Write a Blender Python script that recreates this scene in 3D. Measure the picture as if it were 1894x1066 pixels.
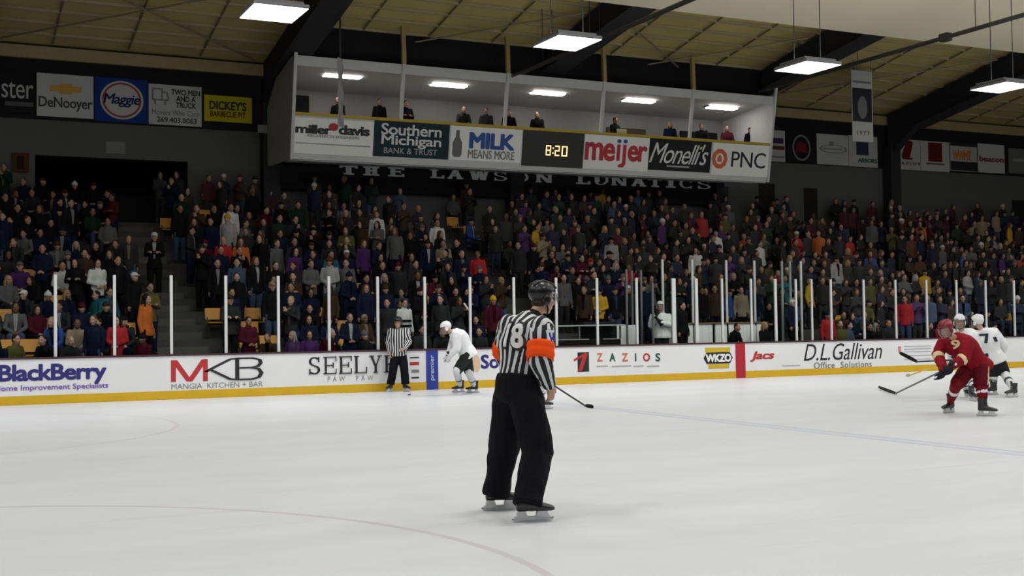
import bpy, bmesh, math, random
import numpy as np
from mathutils import Vector, Matrix, noise
from mathutils.bvhtree import BVHTree

scene = bpy.context.scene
COL = scene.collection
for _o in list(bpy.data.objects):
    bpy.data.objects.remove(_o)
rnd = random.Random(18)

# ------------------------------------------------------------------ camera
W, H = 1894, 1066
FPX, YAW, PITCH, ROLL, CAMZ = 2253.958, 0.453273, 0.0310386, -0.0132566, 1.538582
_fw = Vector((math.sin(YAW) * math.cos(PITCH), math.cos(YAW) * math.cos(PITCH), math.sin(PITCH)))
_r0 = Vector((math.cos(YAW), -math.sin(YAW), 0))
_u0 = _r0.cross(_fw)
_rt = _r0 * math.cos(ROLL) + _u0 * math.sin(ROLL)
_up = -_r0 * math.sin(ROLL) + _u0 * math.cos(ROLL)
EYE = Vector((0, 0, CAMZ))
cam_data = bpy.data.cameras.new('camera')
cam_data.sensor_fit = 'HORIZONTAL'
cam_data.sensor_width = 36.0
cam_data.lens = FPX * 36.0 / W
cam_data.clip_end = 300
cam = bpy.data.objects.new('camera', cam_data)
COL.objects.link(cam)
_m = Matrix((_rt, _up, -_fw)).transposed().to_4x4()
_m.translation = EYE
cam.matrix_world = _m
scene.camera = cam

# ------------------------------------------------------------------ world and exposure
scene.view_settings.view_transform = 'Standard'
scene.view_settings.look = 'None'
scene.view_settings.exposure = 0.0
scene.view_settings.gamma = 1.0
world = bpy.data.worlds.new('world')
scene.world = world
world.use_nodes = True
world.node_tree.nodes['Background'].inputs[0].default_value = (0.8, 0.85, 1.0, 1)
world.node_tree.nodes['Background'].inputs[1].default_value = 0.004
LAMP_POWER = 163.0       # each hanging rink lamp
LAMP_GLOW = 5.0
LAMP_ROWS = ((24.35, .72, 8.0, 112), (16.6, 1.18, 11.2, 180), (8.8, 1.2, 11.2, 180), (1.0, .95, 10.2, 180))   # distance across the rink, power, height, beam angle
UPLIGHT = 0.13           # added unseen uplight as a share of lamp power, brightens liner and roof
LAMP_XS = (-7.15, -0.3, 6.52, 13.35, 20.3, 27.15, 34.1, 41.0)


def ray(px, py):
    return _fw + _rt * ((px - W / 2) / FPX) - _up * ((py - H / 2) / FPX)


def aty(px, py, Y):
    d = ray(px, py)
    return EYE + d * (Y / d.y)


def atz(px, py, Z):
    d = ray(px, py)
    return EYE + d * ((Z - CAMZ) / d.z)


def atd(px, py, depth):
    return EYE + ray(px, py) * depth


def to_px(P):
    d = Vector(P) - EYE
    z = d.dot(_fw)
    return (W / 2 + FPX * d.dot(_rt) / z, H / 2 - FPX * d.dot(_up) / z, z)


# ------------------------------------------------------------------ names, tags
ORD = ('zeroth first second third fourth fifth sixth seventh eighth ninth tenth eleventh twelfth thirteenth fourteenth fifteenth '
       'sixteenth seventeenth eighteenth nineteenth twentieth').split()
TENS = {2: 'twenty', 3: 'thirty', 4: 'forty', 5: 'fifty', 6: 'sixty', 7: 'seventy', 8: 'eighty', 9: 'ninety'}


def ordw(n):
    if n <= 20:
        return ORD[n]
    if n % 10 == 0:
        return TENS[n // 10][:-1] + 'ieth'
    return TENS[n // 10] + '-' + ORD[n % 10]


def tag(o, label=None, cat=None, group=None, kind=None):
    for k, v in (('label', label), ('category', cat), ('group', group), ('kind', kind)):
        if v:
            o[k] = v
    return o


def link(name, me, parent=None, mats=None):
    o = bpy.data.objects.new(name, me)
    COL.objects.link(o)
    if parent is not None:
        o.parent = parent
        o.matrix_parent_inverse = parent.matrix_world.inverted()
    if mats and me is not None and len(me.materials) == 0:
        for m in (mats if isinstance(mats, (list, tuple)) else [mats]):
            me.materials.append(m)
    return o


def empty(name, loc, rz=0.0):
    o = bpy.data.objects.new(name, None)
    o.empty_display_size = 0.2
    COL.objects.link(o)
    o.matrix_world = Matrix.Translation(Vector(loc)) @ Matrix.Rotation(rz, 4, 'Z')
    return o


# ------------------------------------------------------------------ materials
MATS = {}


def mat(name, col, rough=0.6, metal=0.0, var=0.0, vscale=6.0, bump=0.0, bscale=40.0, spec=None, emit=None, estr=0.0):
    if name in MATS:
        return MATS[name]
    m = bpy.data.materials.new(name)
    m.use_nodes = True
    nt = m.node_tree
    b = nt.nodes['Principled BSDF']
    b.inputs['Roughness'].default_value = rough
    b.inputs['Metallic'].default_value = metal
    if spec is None and rough >= 0.6 and metal == 0:
        spec = 0.12
    if spec is not None:
        b.inputs['Specular IOR Level'].default_value = spec
    c = (*col, 1)
    b.inputs['Base Color'].default_value = c
    if var > 0:
        tc = nt.nodes.new('ShaderNodeTexCoord')
        nz = nt.nodes.new('ShaderNodeTexNoise')
        nz.inputs['Scale'].default_value = vscale
        nz.inputs['Detail'].default_value = 4
        nt.links.new(tc.outputs['Object'], nz.inputs['Vector'])
        mx = nt.nodes.new('ShaderNodeMix')
        mx.data_type = 'RGBA'
        mx.inputs[6].default_value = (*[v * (1 - var) for v in col], 1)
        mx.inputs[7].default_value = (*[min(1, v * (1 + var)) for v in col], 1)
        nt.links.new(nz.outputs['Fac'], mx.inputs[0])
        nt.links.new(mx.outputs[2], b.inputs['Base Color'])
    if bump > 0:
        tc = nt.nodes.new('ShaderNodeTexCoord')
        nz = nt.nodes.new('ShaderNodeTexNoise')
        nz.inputs['Scale'].default_value = bscale
        nt.links.new(tc.outputs['Object'], nz.inputs['Vector'])
        bp = nt.nodes.new('ShaderNodeBump')
        bp.inputs['Strength'].default_value = bump
        bp.inputs['Distance'].default_value = 0.02
        nt.links.new(nz.outputs['Fac'], bp.inputs['Height'])
        nt.links.new(bp.outputs[0], b.inputs['Normal'])
    if emit:
        b.inputs['Emission Color'].default_value = (*emit, 1)
        b.inputs['Emission Strength'].default_value = estr
    MATS[name] = m
    return m


def glass_mat(name, tint=(0.96, 0.98, 0.97), refl=0.05):
    m = bpy.data.materials.new(name)
    m.use_nodes = True
    nt = m.node_tree
    nt.nodes.remove(nt.nodes['Principled BSDF'])
    t = nt.nodes.new('ShaderNodeBsdfTransparent')
    t.inputs[0].default_value = (*tint, 1)
    g = nt.nodes.new('ShaderNodeBsdfGlossy')
    g.inputs['Roughness'].default_value = 0.02
    fr = nt.nodes.new('ShaderNodeFresnel')
    fr.inputs['IOR'].default_value = 1.22
    mx = nt.nodes.new('ShaderNodeMixShader')
    nt.links.new(fr.outputs[0], mx.inputs[0])
    nt.links.new(t.outputs[0], mx.inputs[1])
    nt.links.new(g.outputs[0], mx.inputs[2])
    nt.links.new(mx.outputs[0], nt.nodes['Material Output'].inputs[0])
    return m


def srgb(r, g, b):
    f = lambda v: (v / 255 / 12.92) if v / 255 <= 0.04045 else ((v / 255 + 0.055) / 1.055) ** 2.4
    return (f(r), f(g), f(b))


# ------------------------------------------------------------------ mesh helpers
def new_bm():
    return bmesh.new()


def to_mesh(bm, name, smooth=False):
    me = bpy.data.meshes.new(name)
    bmesh.ops.recalc_face_normals(bm, faces=bm.faces[:])
    bm.to_mesh(me)
    bm.free()
    if smooth:
        me.polygons.foreach_set('use_smooth', [True] * len(me.polygons))
    return me


def obj(name, bm, m=None, parent=None, smooth=False):
    return link(name, to_mesh(bm, name, smooth), parent, m)


def box(bm, lo, hi, bevel=0.0, mi=0):
    lo, hi = Vector(lo), Vector(hi)
    vs = [bm.verts.new((x, y, z)) for x in (lo.x, hi.x) for y in (lo.y, hi.y) for z in (lo.z, hi.z)]
    fs = [bm.faces.new([vs[i] for i in q]) for q in ((0, 1, 3, 2), (4, 6, 7, 5), (0, 4, 5, 1), (2, 3, 7, 6), (0, 2, 6, 4), (1, 5, 7, 3))]
    for f in fs:
        f.material_index = mi
    if bevel:
        es = list({e for f in fs for e in f.edges})
        bmesh.ops.bevel(bm, geom=es, offset=bevel, segments=2, affect='EDGES')
    return fs


def bar(bm, a, b, w, t, up=(0, 0, 1), mi=0):
    """A rectangular bar from a to b, w wide and t thick (t along 'up')."""
    a, b = Vector(a), Vector(b)
    d = (b - a).normalized()
    up = Vector(up)
    s = d.cross(up)
    if s.length < 1e-4:
        s = d.cross(Vector((1, 0, 0)))
    s.normalize()
    u = s.cross(d).normalized()
    vs = []
    for p in (a, b):
        for i, j in ((-1, -1), (1, -1), (1, 1), (-1, 1)):
            vs.append(bm.verts.new(p + s * (i * w / 2) + u * (j * t / 2)))
    for q in ((0, 1, 2, 3), (7, 6, 5, 4), (0, 4, 5, 1), (1, 5, 6, 2), (2, 6, 7, 3), (3, 7, 4, 0)):
        bm.faces.new([vs[i] for i in q]).material_index = mi


def hexa(bm, pts, mi=0):
    """Eight points: bottom four then top four."""
    vs = [bm.verts.new(Vector(p)) for p in pts]
    for q in ((3, 2, 1, 0), (4, 5, 6, 7), (0, 1, 5, 4), (1, 2, 6, 5), (2, 3, 7, 6), (3, 0, 4, 7)):
        bm.faces.new([vs[i] for i in q]).material_index = mi


def frame_of(d, hint=None):
    d = Vector(d).normalized()
    h = Vector(hint) if hint is not None else Vector((0, 0, 1))
    s = d.cross(h)
    if s.length < 1e-3:
        s = d.cross(Vector((1, 0, 0)))
        if s.length < 1e-3:
            s = d.cross(Vector((0, 1, 0)))
    s.normalize()
    return s, s.cross(d).normalized(), d


def loft(bm, rings, seg=14, cap=True, mi=0):
    """rings: (centre, axis_a, axis_b) with axis vectors carrying the radii."""
    rows = []
    for c, A, B in rings:
        rows.append([bm.verts.new(Vector(c) + A * math.cos(2 * math.pi * k / seg) + B * math.sin(2 * math.pi * k / seg)) for k in range(seg)])
    for r0, r1 in zip(rows, rows[1:]):
        for k in range(seg):
            bm.faces.new((r0[k], r0[(k + 1) % seg], r1[(k + 1) % seg], r1[k])).material_index = mi
    if cap:
        bm.faces.new(rows[0][::-1]).material_index = mi
        bm.faces.new(rows[-1]).material_index = mi
    return rows


def rc(bm, p0, p1, r0, r1, seg=12, flat=1.0, hint=None):
    """Tapered limb with rounded ends."""
    p0, p1 = Vector(p0), Vector(p1)
    s, u, d = frame_of(p1 - p0, hint)
    rings = []
    for t in (80, 55, 28):
        a = math.radians(t)
        rings.append((p0 - d * r0 * math.sin(a), s * r0 * math.cos(a), u * r0 * flat * math.cos(a)))
    for k in range(4):
        t = k / 3
        r = r0 + (r1 - r0) * t
        rings.append((p0.lerp(p1, t), s * r, u * r * flat))
    for t in (28, 55, 80):
        a = math.radians(t)
        rings.append((p1 + d * r1 * math.sin(a), s * r1 * math.cos(a), u * r1 * flat * math.cos(a)))
    loft(bm, rings, seg)


def ell(bm, c, ax, seg=14, n=9, mi=0):
    """Ellipsoid with three axis vectors."""
    a, b, d = (Vector(v) for v in ax)
    rings = []
    for k in range(1, n):
        t = math.pi * k / n - math.pi / 2
        rings.append((Vector(c) + d * math.sin(t), a * math.cos(t), b * math.cos(t)))
    t0 = 0.97
    rings.insert(0, (Vector(c) - d * t0, a * 0.12, b * 0.12))
    rings.append((Vector(c) + d * t0, a * 0.12, b * 0.12))
    loft(bm, rings, seg, mi=mi)


def tube(bm, pts, r, seg=8):
    pts = [Vector(p) for p in pts]
    rings = []
    for i, p in enumerate(pts):
        d = (pts[min(i + 1, len(pts) - 1)] - pts[max(i - 1, 0)]).normalized()
        s, u, _ = frame_of(d)
        rings.append((p, s * r, u * r))
    loft(bm, rings, seg)


def fuse(bm, name, vox, smooth=3, factor=0.5):
    """All overlapping closed shapes of bm become one continuous surface."""
    me = bpy.data.meshes.new(name)
    bmesh.ops.recalc_face_normals(bm, faces=bm.faces[:])
    bm.to_mesh(me)
    bm.free()
    o = bpy.data.objects.new('temporary', me)
    COL.objects.link(o)
    md = o.modifiers.new('r', 'REMESH')
    md.mode = 'VOXEL'
    md.voxel_size = vox
    md.adaptivity = 0.0
    if smooth:
        s = o.modifiers.new('s', 'SMOOTH')
        s.iterations = smooth
        s.factor = factor
    dg = bpy.context.evaluated_depsgraph_get()
    out = bpy.data.meshes.new_from_object(o.evaluated_get(dg))
    bpy.data.objects.remove(o)
    bpy.data.meshes.remove(me)
    out.name = name
    out.materials.clear()
    out.polygons.foreach_set('use_smooth', [True] * len(out.polygons))
    return out


def mesh_np(me):
    co = np.empty(len(me.vertices) * 3, np.float32)
    me.vertices.foreach_get('co', co)
    return co.reshape(-1, 3)


def wrinkle(me, amp, freq, stretch=(1, 1, 1), seed=0.0):
    """Cloth folds: push vertices along their normals by noise."""
    ns = [v.normal.copy() for v in me.vertices]
    for v, n in zip(me.vertices, ns):
        p = Vector((v.co.x * stretch[0], v.co.y * stretch[1], v.co.z * stretch[2])) * freq + Vector((seed, seed * 2, 0))
        a = noise.noise(p)
        a = 1 - abs(a) * 2.2
        v.co += n * (amp * (a - 0.3))
    me.update()


# ------------------------------------------------------------------ lettering
def text_bm(s, bold=0.0, shear=0.0, spacing=1.0, align='CENTER', line=0.85):
    """Flat lettering; bold strokes come from shifted copies of the letter shapes."""
    cu = bpy.data.curves.new('lettering', 'FONT')
    cu.body = s
    cu.shear = shear
    cu.space_character = spacing
    cu.space_line = line
    cu.align_x = align
    cu.resolution_u = 3
    o = bpy.data.objects.new('temporary', cu)
    COL.objects.link(o)
    dg = bpy.context.evaluated_depsgraph_get()
    me = bpy.data.meshes.new_from_object(o.evaluated_get(dg))
    bpy.data.objects.remove(o)
    bm = bmesh.new()
    bm.from_mesh(me)
    bpy.data.meshes.remove(me)
    if bold > 0:
        src = [(v.co.x, v.co.y) for v in bm.verts]
        idx = [[v.index for v in f.verts] for f in bm.faces]
        n = 8 if bold > .025 else 4
        for k in range(n):
            a = 2 * math.pi * (k + .5) / n
            dx, dy = bold * math.cos(a), bold * math.sin(a)
            vs = [bm.verts.new((x + dx, y + dy, (k + 1) * .0006)) for x, y in src]
            for q in idx:
                try:
                    bm.faces.new([vs[i] for i in q])
                except ValueError:
                    pass
    for f in bm.faces:
        f.normal_update()
        if f.normal.z < 0:
            f.normal_flip()
    return bm


def poly_bm(polys):
    bm = bmesh.new()
    for i, p in enumerate(polys):
        f = bm.faces.new([bm.verts.new((x, y, i * .0005)) for x, y in p])
        f.normal_update()
        if f.normal.z < 0:
            f.normal_flip()
    return bm


def seg_poly(a, b, w):
    a, b = Vector((*a, 0)), Vector((*b, 0))
    d = (b - a).normalized()
    n = Vector((-d.y, d.x, 0)) * (w / 2)
    return [tuple(v[:2]) for v in (a + n, a - n, b - n, b + n)]


def stroke_bm(lines, w):
    """Lettering drawn as strokes: joints get small round plates."""
    ps = []
    for ln in lines:
        for a, b in zip(ln, ln[1:]):
            ps.append(seg_poly(a, b, w))
        for x, y in ln[1:-1]:
            ps.append([(x + w / 2 * math.cos(k * math.pi / 4), y + w / 2 * math.sin(k * math.pi / 4)) for k in range(8)])
    return poly_bm(ps)


def circ(cx, cy, rx, ry=None, n=20, a0=0, a1=360):
    ry = rx if ry is None else ry
    return [(cx + rx * math.cos(math.radians(a0 + (a1 - a0) * k / n)), cy + ry * math.sin(math.radians(a0 + (a1 - a0) * k / n))) for k in range(n + (0 if a1 - a0 == 360 else 1))]


def ring_polys(cx, cy, r0, r1, ry0=None, ry1=None, n=24, a0=0, a1=360):
    ry0, ry1 = ry0 or r0, ry1 or r1
    out = []
    for k in range(n):
        t0, t1 = (math.radians(a0 + (a1 - a0) * q / n) for q in (k, k + 1))
        out.append([(cx + r0 * math.cos(t0), cy + ry0 * math.sin(t0)), (cx + r1 * math.cos(t0), cy + ry1 * math.sin(t0)),
                    (cx + r1 * math.cos(t1), cy + ry1 * math.sin(t1)), (cx + r0 * math.cos(t1), cy + ry0 * math.sin(t1))])
    return out


# slab serif capitals on a 0..1 by 0..1 cell: thick and thin bars
def serif(ch, thick=0.2, thin=0.08, sl=0.1):
    R = lambda x0, y0, x1, y1: [(x0, y0), (x1, y0), (x1, y1), (x0, y1)]
    Q = lambda a, b, w: [(a[0] - w / 2, a[1]), (a[0] + w / 2, a[1]), (b[0] + w / 2, b[1]), (b[0] - w / 2, b[1])]
    t, h = thick, thin
    st = lambda x: [R(x - t / 2, 0, x + t / 2, 1), R(x - t / 2 - sl, 0, x + t / 2 + sl, h), R(x - t / 2 - sl, 1 - h, x + t / 2 + sl, 1)]
    l = sl + t / 2
    if ch == 'I':
        return st(0.5)
    if ch == 'T':
        return st(0.5) + [R(0, 1 - h, 1, 1), R(0, 0.72, h, 1), R(1 - h, 0.72, 1, 1)]
    if ch == 'H':
        return st(l) + st(1 - l) + [R(l, 0.46, 1 - l, 0.46 + h)]
    if ch == 'E':
        return st(l) + [R(l, 0, 1, h), R(l, 1 - h, 1, 1), R(l, 0.47, 0.75, 0.47 + h), R(1 - h, 0, 1, 0.3), R(1 - h, 0.72, 1, 1), R(0.72, 0.36, 0.78, 0.66)]
    if ch == 'L':
        return st(l) + [R(l, 0, 1, h), R(1 - h, 0, 1, 0.36)]
    if ch == 'A':
        return [Q((0.14, 0), (0.47, 1), h * 1.3), Q((0.8, 0), (0.5, 1), t), R(0.25, 0.3, 0.72, 0.3 + h), R(0, 0, 0.3, h), R(0.58, 0, 1, h)]
    if ch == 'W':
        return [Q((0.27, 0), (0.12, 1), t * .9), Q((0.32, 0), (0.5, 1), h * 1.2), Q((0.68, 0), (0.52, 1), t * .9), Q((0.74, 0), (0.88, 1), h * 1.2),
                R(0, 1 - h, 0.3, 1), R(0.38, 1 - h, 0.66, 1), R(0.76, 1 - h, 1, 1)]
    if ch == 'N':
        return [Q((0.16, 0), (0.16, 1), h * 1.3), Q((0.84, 0), (0.84, 1), h * 1.3), Q((0.8, 0), (0.2, 1), t), R(0, 0, 0.34, h), R(0, 1 - h, 0.26, 1), R(0.66, 1 - h, 1, 1)]
    if ch == 'U':
        return [R(0.12, 0.3, 0.12 + t, 1), R(0.8, 0.3, 0.8 + h, 1), R(0, 1 - h, 0.44, 1), R(0.66, 1 - h, 1, 1)] + ring_polys(0.5, 0.32, 0.2, 0.38, 0.24, 0.32, 14, 180, 360)
    if ch == 'O':
        return ring_polys(0.5, 0.5, 0.29, 0.5, 0.42, 0.5)
    if ch == 'C':
        return ring_polys(0.5, 0.5, 0.28, 0.48, 0.42, 0.5, 20, 50, 310) + [R(0.8, 0.64, 0.9, 1), R(0.8, 0.0, 0.88, 0.28)]
    if ch == 'S':
        return ring_polys(0.5, 0.74, 0.24, 0.42, 0.18, 0.26, 16, 30, 270) + ring_polys(0.5, 0.26, 0.26, 0.44, 0.18, 0.26, 16, -150, 90) + [R(0.78, 0.7, 0.88, 1), R(0.1, 0.0, 0.2, 0.32)]
    if ch == 'Y':
        return \
            [R(0.5 - t / 2, 0, 0.5 + t / 2, 0.46), R(0.5 - l, 0, 0.5 + l, h), Q((0.46, 0.42), (0.16, 1), t), Q((0.53, 0.42), (0.84, 1), h * 1.3), R(0, 1 - h, 0.36, 1), R(0.66, 1 - h, 1, 1)]
    return [R(0, 0, 1, 1)]


def serif_bm(word, gap=0.2, thick=0.2, thin=0.08):
    ps, x = [], 0.0
    for ch in word:
        if ch == ' ':
            x += 0.6
            continue
        w = 0.5 if ch == 'I' else (1.25 if ch == 'W' else 0.9)
        for p in serif(ch, thick, thin):
            ps.append([(x + (px - (0.25 if ch == 'I' else 0)) * (1.0 if ch == 'I' else w), py) for px, py in p])
        x += w + gap
    return poly_bm(ps)


def fit(bm, x0, x1, z0, z1):
    """Scale flat lettering to the rectangle x0..x1, z0..z1."""
    xs = [v.co.x for v in bm.verts]
    ys = [v.co.y for v in bm.verts]
    a, b, c, d = min(xs), max(xs), min(ys), max(ys)
    for v in bm.verts:
        v.co.x = x0 + (v.co.x - a) / max(b - a, 1e-6) * (x1 - x0)
        v.co.y = z0 + (v.co.y - c) / max(d - c, 1e-6) * (z1 - z0)
    return bm


def lay(bm, origin, ex, ez, off=0.006, thick=0.004):
    """Lay flat lettering (x,y) on the plane origin + x ex + y ez, raised off its face and given a thickness."""
    ex, ez, origin = Vector(ex), Vector(ez), Vector(origin)
    n = ex.cross(ez).normalized()
    ret = bmesh.ops.extrude_face_region(bm, geom=bm.faces[:])
    top = {g for g in ret['geom'] if isinstance(g, bmesh.types.BMVert)}
    for v in bm.verts:
        v.co = origin + ex * v.co.x + ez * v.co.y + n * (off + v.co.z if v in top else off - thick)
    return bm

# ------------------------------------------------------------------ rink lamps (the light of the place)
M_wire = mat('wire', (0.05, 0.05, 0.055), 0.5, 0.6)
M_lampcase = mat('lamp_case', (0.16, 0.16, 0.17), 0.5, 0.3)
M_glow = mat('lamp_diffuser', (0.9, 0.92, 1.0), 0.5, emit=(0.93, 0.96, 1.0), estr=LAMP_GLOW)
_bm = new_bm()
box(_bm, (-0.57, -0.64, 0.0), (0.57, 0.64, 0.08), 0.015)
box(_bm, (-0.5, -0.5, 0.1), (0.5, 0.5, 0.16), 0.01)
ME_case = to_mesh(_bm, 'housing')
ME_case.materials.append(M_lampcase)
_bm = new_bm()
box(_bm, (-0.55, -0.62, -0.012), (0.55, 0.62, -0.002))
ME_diff = to_mesh(_bm, 'diffuser')
ME_diff.materials.append(M_glow)


def rink_lamp(x, y, power, height, beam, label):
    top = 10.79 + 0.17 * (30.0 - y) if y > 14 else 13.51 - 0.17 * (14 - y)
    t = empty('rink_lamp', (x, y, height))
    tag(t, label, 'ceiling lamp', 'hanging rink lamps')
    link('housing', ME_case, t).matrix_parent_inverse = Matrix()
    link('diffuser', ME_diff, t).matrix_parent_inverse = Matrix()
    for sx in (-0.42, 0.42):
        b = new_bm()
        tube(b, [(sx, 0, 0.1), (sx, 0, top - height)], 0.012, 6)
        w = obj('hanging_wire', b, M_wire, t)
        w.matrix_parent_inverse = Matrix()
    ld = bpy.data.lights.new('lamp_light', 'AREA')
    ld.shape = 'RECTANGLE'
    ld.size, ld.size_y = 1.1, 1.2
    ld.energy = LAMP_POWER * power
    ld.spread = math.radians(beam)
    ld.color = (0.945, 0.97, 1.0)
    lo = bpy.data.objects.new('lamp_light', ld)
    COL.objects.link(lo)
    lo.parent = t
    lo.location = (0, 0, -0.03)
    lu = bpy.data.lights.new('added_uplight', 'AREA')  # added light without a visible source, aimed up at liner and roof
    lu.shape = 'RECTANGLE'
    lu.size, lu.size_y = 1.0, 1.0
    lu.energy = LAMP_POWER * power * UPLIGHT
    lu.color = (1.0, 0.97, 0.92)
    uo = bpy.data.objects.new('added_uplight', lu)
    COL.objects.link(uo)
    uo.parent = t
    uo.location = (0, 0, 0.19)
    uo.rotation_euler = (math.pi, 0, 0)
    return t


for _j, (_y, _pw, _z, _b) in enumerate(LAMP_ROWS):
    for _i, _x in enumerate(LAMP_XS):
        if _j == 0 and 2 <= _i <= 5:
            _lab = 'glowing square rink lamp hanging by wires, %s from the left of the four in view' % ordw(_i - 1)
        else:
            _lab = 'square rink lamp hanging over the ice in lamp row %d, %s along that row' % (_j + 1, ordw(_i + 1))
        rink_lamp(_x, _y, _pw, _z, _b, _lab)

# ------------------------------------------------------------------ ice
BY = 27.788           # face of the far boards
BH = 0.985            # their height
GH = 1.768            # glass above them
XL, XR = -9.0, 52.0


def ice_material():
    m = bpy.data.materials.new('ice')
    m.use_nodes = True
    nt = m.node_tree
    N, L = nt.nodes.new, nt.links.new
    b = nt.nodes['Principled BSDF']
    b.inputs['Roughness'].default_value = 0.36
    b.inputs['Specular IOR Level'].default_value = 0.22
    tc = N('ShaderNodeTexCoord')
    sp = N('ShaderNodeSeparateXYZ')
    L(tc.outputs['Object'], sp.inputs[0])

    def mth(op, a, bb=None, c=None):
        n = N('ShaderNodeMath')
        n.operation = op
        for i, v in enumerate((a, bb, c)):
            if v is None:
                continue
            if isinstance(v, (int, float)):
                n.inputs[i].default_value = v
            else:
                L(v, n.inputs[i])
        return n.outputs[0]

    X, Y = sp.outputs[0], sp.outputs[1]
    # skate scuffs: streaky and cloudy variation
    mp = N('ShaderNodeMapping')
    mp.inputs['Scale'].default_value = (0.22, 0.9, 1)
    mp.inputs['Rotation'].default_value = (0, 0, 0.35)
    L(tc.outputs['Object'], mp.inputs[0])
    n1 = N('ShaderNodeTexNoise')
    n1.inputs['Scale'].default_value = 1.1
    n1.inputs['Detail'].default_value = 7
    n1.inputs['Roughness'].default_value = 0.62
    L(mp.outputs[0], n1.inputs['Vector'])
    rp = N('ShaderNodeValToRGB')
    rp.color_ramp.elements[0].position = 0.3
    rp.color_ramp.elements[0].color = (0.655, 0.665, 0.685, 1)
    rp.color_ramp.elements[1].position = 0.66
    rp.color_ramp.elements[1].color = (0.715, 0.72, 0.73, 1)
    L(n1.outputs['Fac'], rp.inputs[0])
    col = rp.outputs[0]
    mp2 = N('ShaderNodeMapping')
    mp2.inputs['Scale'].default_value = (0.5, 6.0, 1)
    mp2.inputs['Rotation'].default_value = (0, 0, -0.5)
    L(tc.outputs['Object'], mp2.inputs[0])
    n2 = N('ShaderNodeTexNoise')
    n2.inputs['Scale'].default_value = 0.8
    n2.inputs['Detail'].default_value = 5
    L(mp2.outputs[0], n2.inputs['Vector'])
    scr = mth('MULTIPLY', mth('GREATER_THAN', n2.outputs['Fac'], 0.66), 0.35)

    def mix(fac, c):
        nonlocal col
        mx = N('ShaderNodeMix')
        mx.data_type = 'RGBA'
        L(fac, mx.inputs[0])
        L(col, mx.inputs[6])
        mx.inputs[7].default_value = (*c, 1)
        col = mx.outputs[2]

    mix(scr, (0.58, 0.59, 0.62))

    def band(v, c, hw):
        return mth('LESS_THAN', mth('ABSOLUTE', mth('SUBTRACT', v, c)), hw)

    frost = mth('MULTIPLY_ADD', n1.outputs['Fac'], 0.7, 0.35)
    # frosted blue line with darker edges, red centre line, end and neutral circles
    mix(mth('MULTIPLY', band(X, 11.33, 0.155), mth('MULTIPLY', frost, 0.3)), (0.50, 0.53, 0.76))
    for e in (11.19, 11.47):
        mix(mth('MULTIPLY', band(X, e, 0.03), mth('MULTIPLY', frost, 0.95)), (0.40, 0.42, 0.56))
    mix(mth('MULTIPLY', band(X, 20.55, 0.15), mth('MULTIPLY', frost, 0.14)), (0.75, 0.45, 0.5))

    def ring(cx, cy, r, hw, c, k):
        d = mth('SQRT', mth('ADD', mth('POWER', mth('SUBTRACT', X, cx), 2), mth('POWER', mth('SUBTRACT', Y, cy), 2)))
        mix(mth('MULTIPLY', mth('LESS_THAN', mth('ABSOLUTE', mth('SUBTRACT', d, r)), hw), mth('MULTIPLY', frost, k)), c)

    ring(-0.75, 21.05, 4.6, 0.04, (0.48, 0.42, 0.46), 0.5)
    ring(-1.0, 7.45, 4.55, 0.035, (0.46, 0.38, 0.42), 0.62)
    L(col, b.inputs['Base Color'])
    bp = N('ShaderNodeBump')
    bp.inputs['Strength'].default_value = 0.12
    bp.inputs['Distance'].default_value = 0.02
    L(n2.outputs['Fac'], bp.inputs['Height'])
    L(bp.outputs[0], b.inputs['Normal'])
    return m


_bm = new_bm()
box(_bm, (XL, -1.0, -0.12), (XR, BY + 0.02, 0.0))
tag(obj('floor', _bm, ice_material()), kind='structure')
_bm = new_bm()
box(_bm, (XL - 3, BY + 0.02, -0.14), (60, 40.3, 0.02))
tag(obj('floor_stand', _bm, mat('concrete_dark', (0.09, 0.09, 0.09), 0.85, var=0.3)), kind='structure')

# ------------------------------------------------------------------ dasher boards
M_white = mat('board_white', (0.74, 0.74, 0.745), 0.38, var=0.04, vscale=1.5)
M_yellow = mat('kick_yellow', srgb(205, 164, 22), 0.4, var=0.12, vscale=3)
M_cap = mat('cap_rail', (0.055, 0.018, 0.03), 0.45)
boards = empty('dasher_boards', (XL, BY, 0))
tag(boards, 'long white rink boards with yellow kick plate and painted advertisements at far side of ice', 'rink boards')
_bm = new_bm()
box(_bm, (XL, BY, 0.19), (XR, BY + 0.1, BH - 0.02))
_x = XL + 0.9
obj('board_panel', _bm, M_white, boards)
_bm = new_bm()
box(_bm, (XL, BY - 0.014, 0.0), (XR, BY + 0.09, 0.19), 0.004)
tag(obj('kick_plate', _bm, M_yellow, boards), 'yellow kick plate along the ice')
_bm = new_bm()
box(_bm, (XL, BY - 0.03, BH - 0.022), (XR, BY + 0.16, BH + 0.018), 0.008)
tag(obj('cap_rail', _bm, M_cap, boards), 'dark maroon rail along the top of the boards')
M_blue = mat('paint_blue', srgb(36, 52, 140), 0.4)
M_red = mat('paint_red', srgb(170, 28, 48), 0.4)
_bm = new_bm()
box(_bm, (11.17, BY - 0.018, 0), (11.48, BY + 0.05, BH - 0.024))
tag(obj('line_marking', _bm, M_blue, boards), 'blue upright line marking with white lettering')
_bm = new_bm()
box(_bm, (20.42, BY - 0.018, 0), (20.74, BY + 0.05, BH - 0.024))
tag(obj('line_marking', _bm, M_red, boards), 'red upright centre line marking')


def bxz(px, py, Y=BY):
    p = aty(px, py, Y)
    return p.x, p.z


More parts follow.
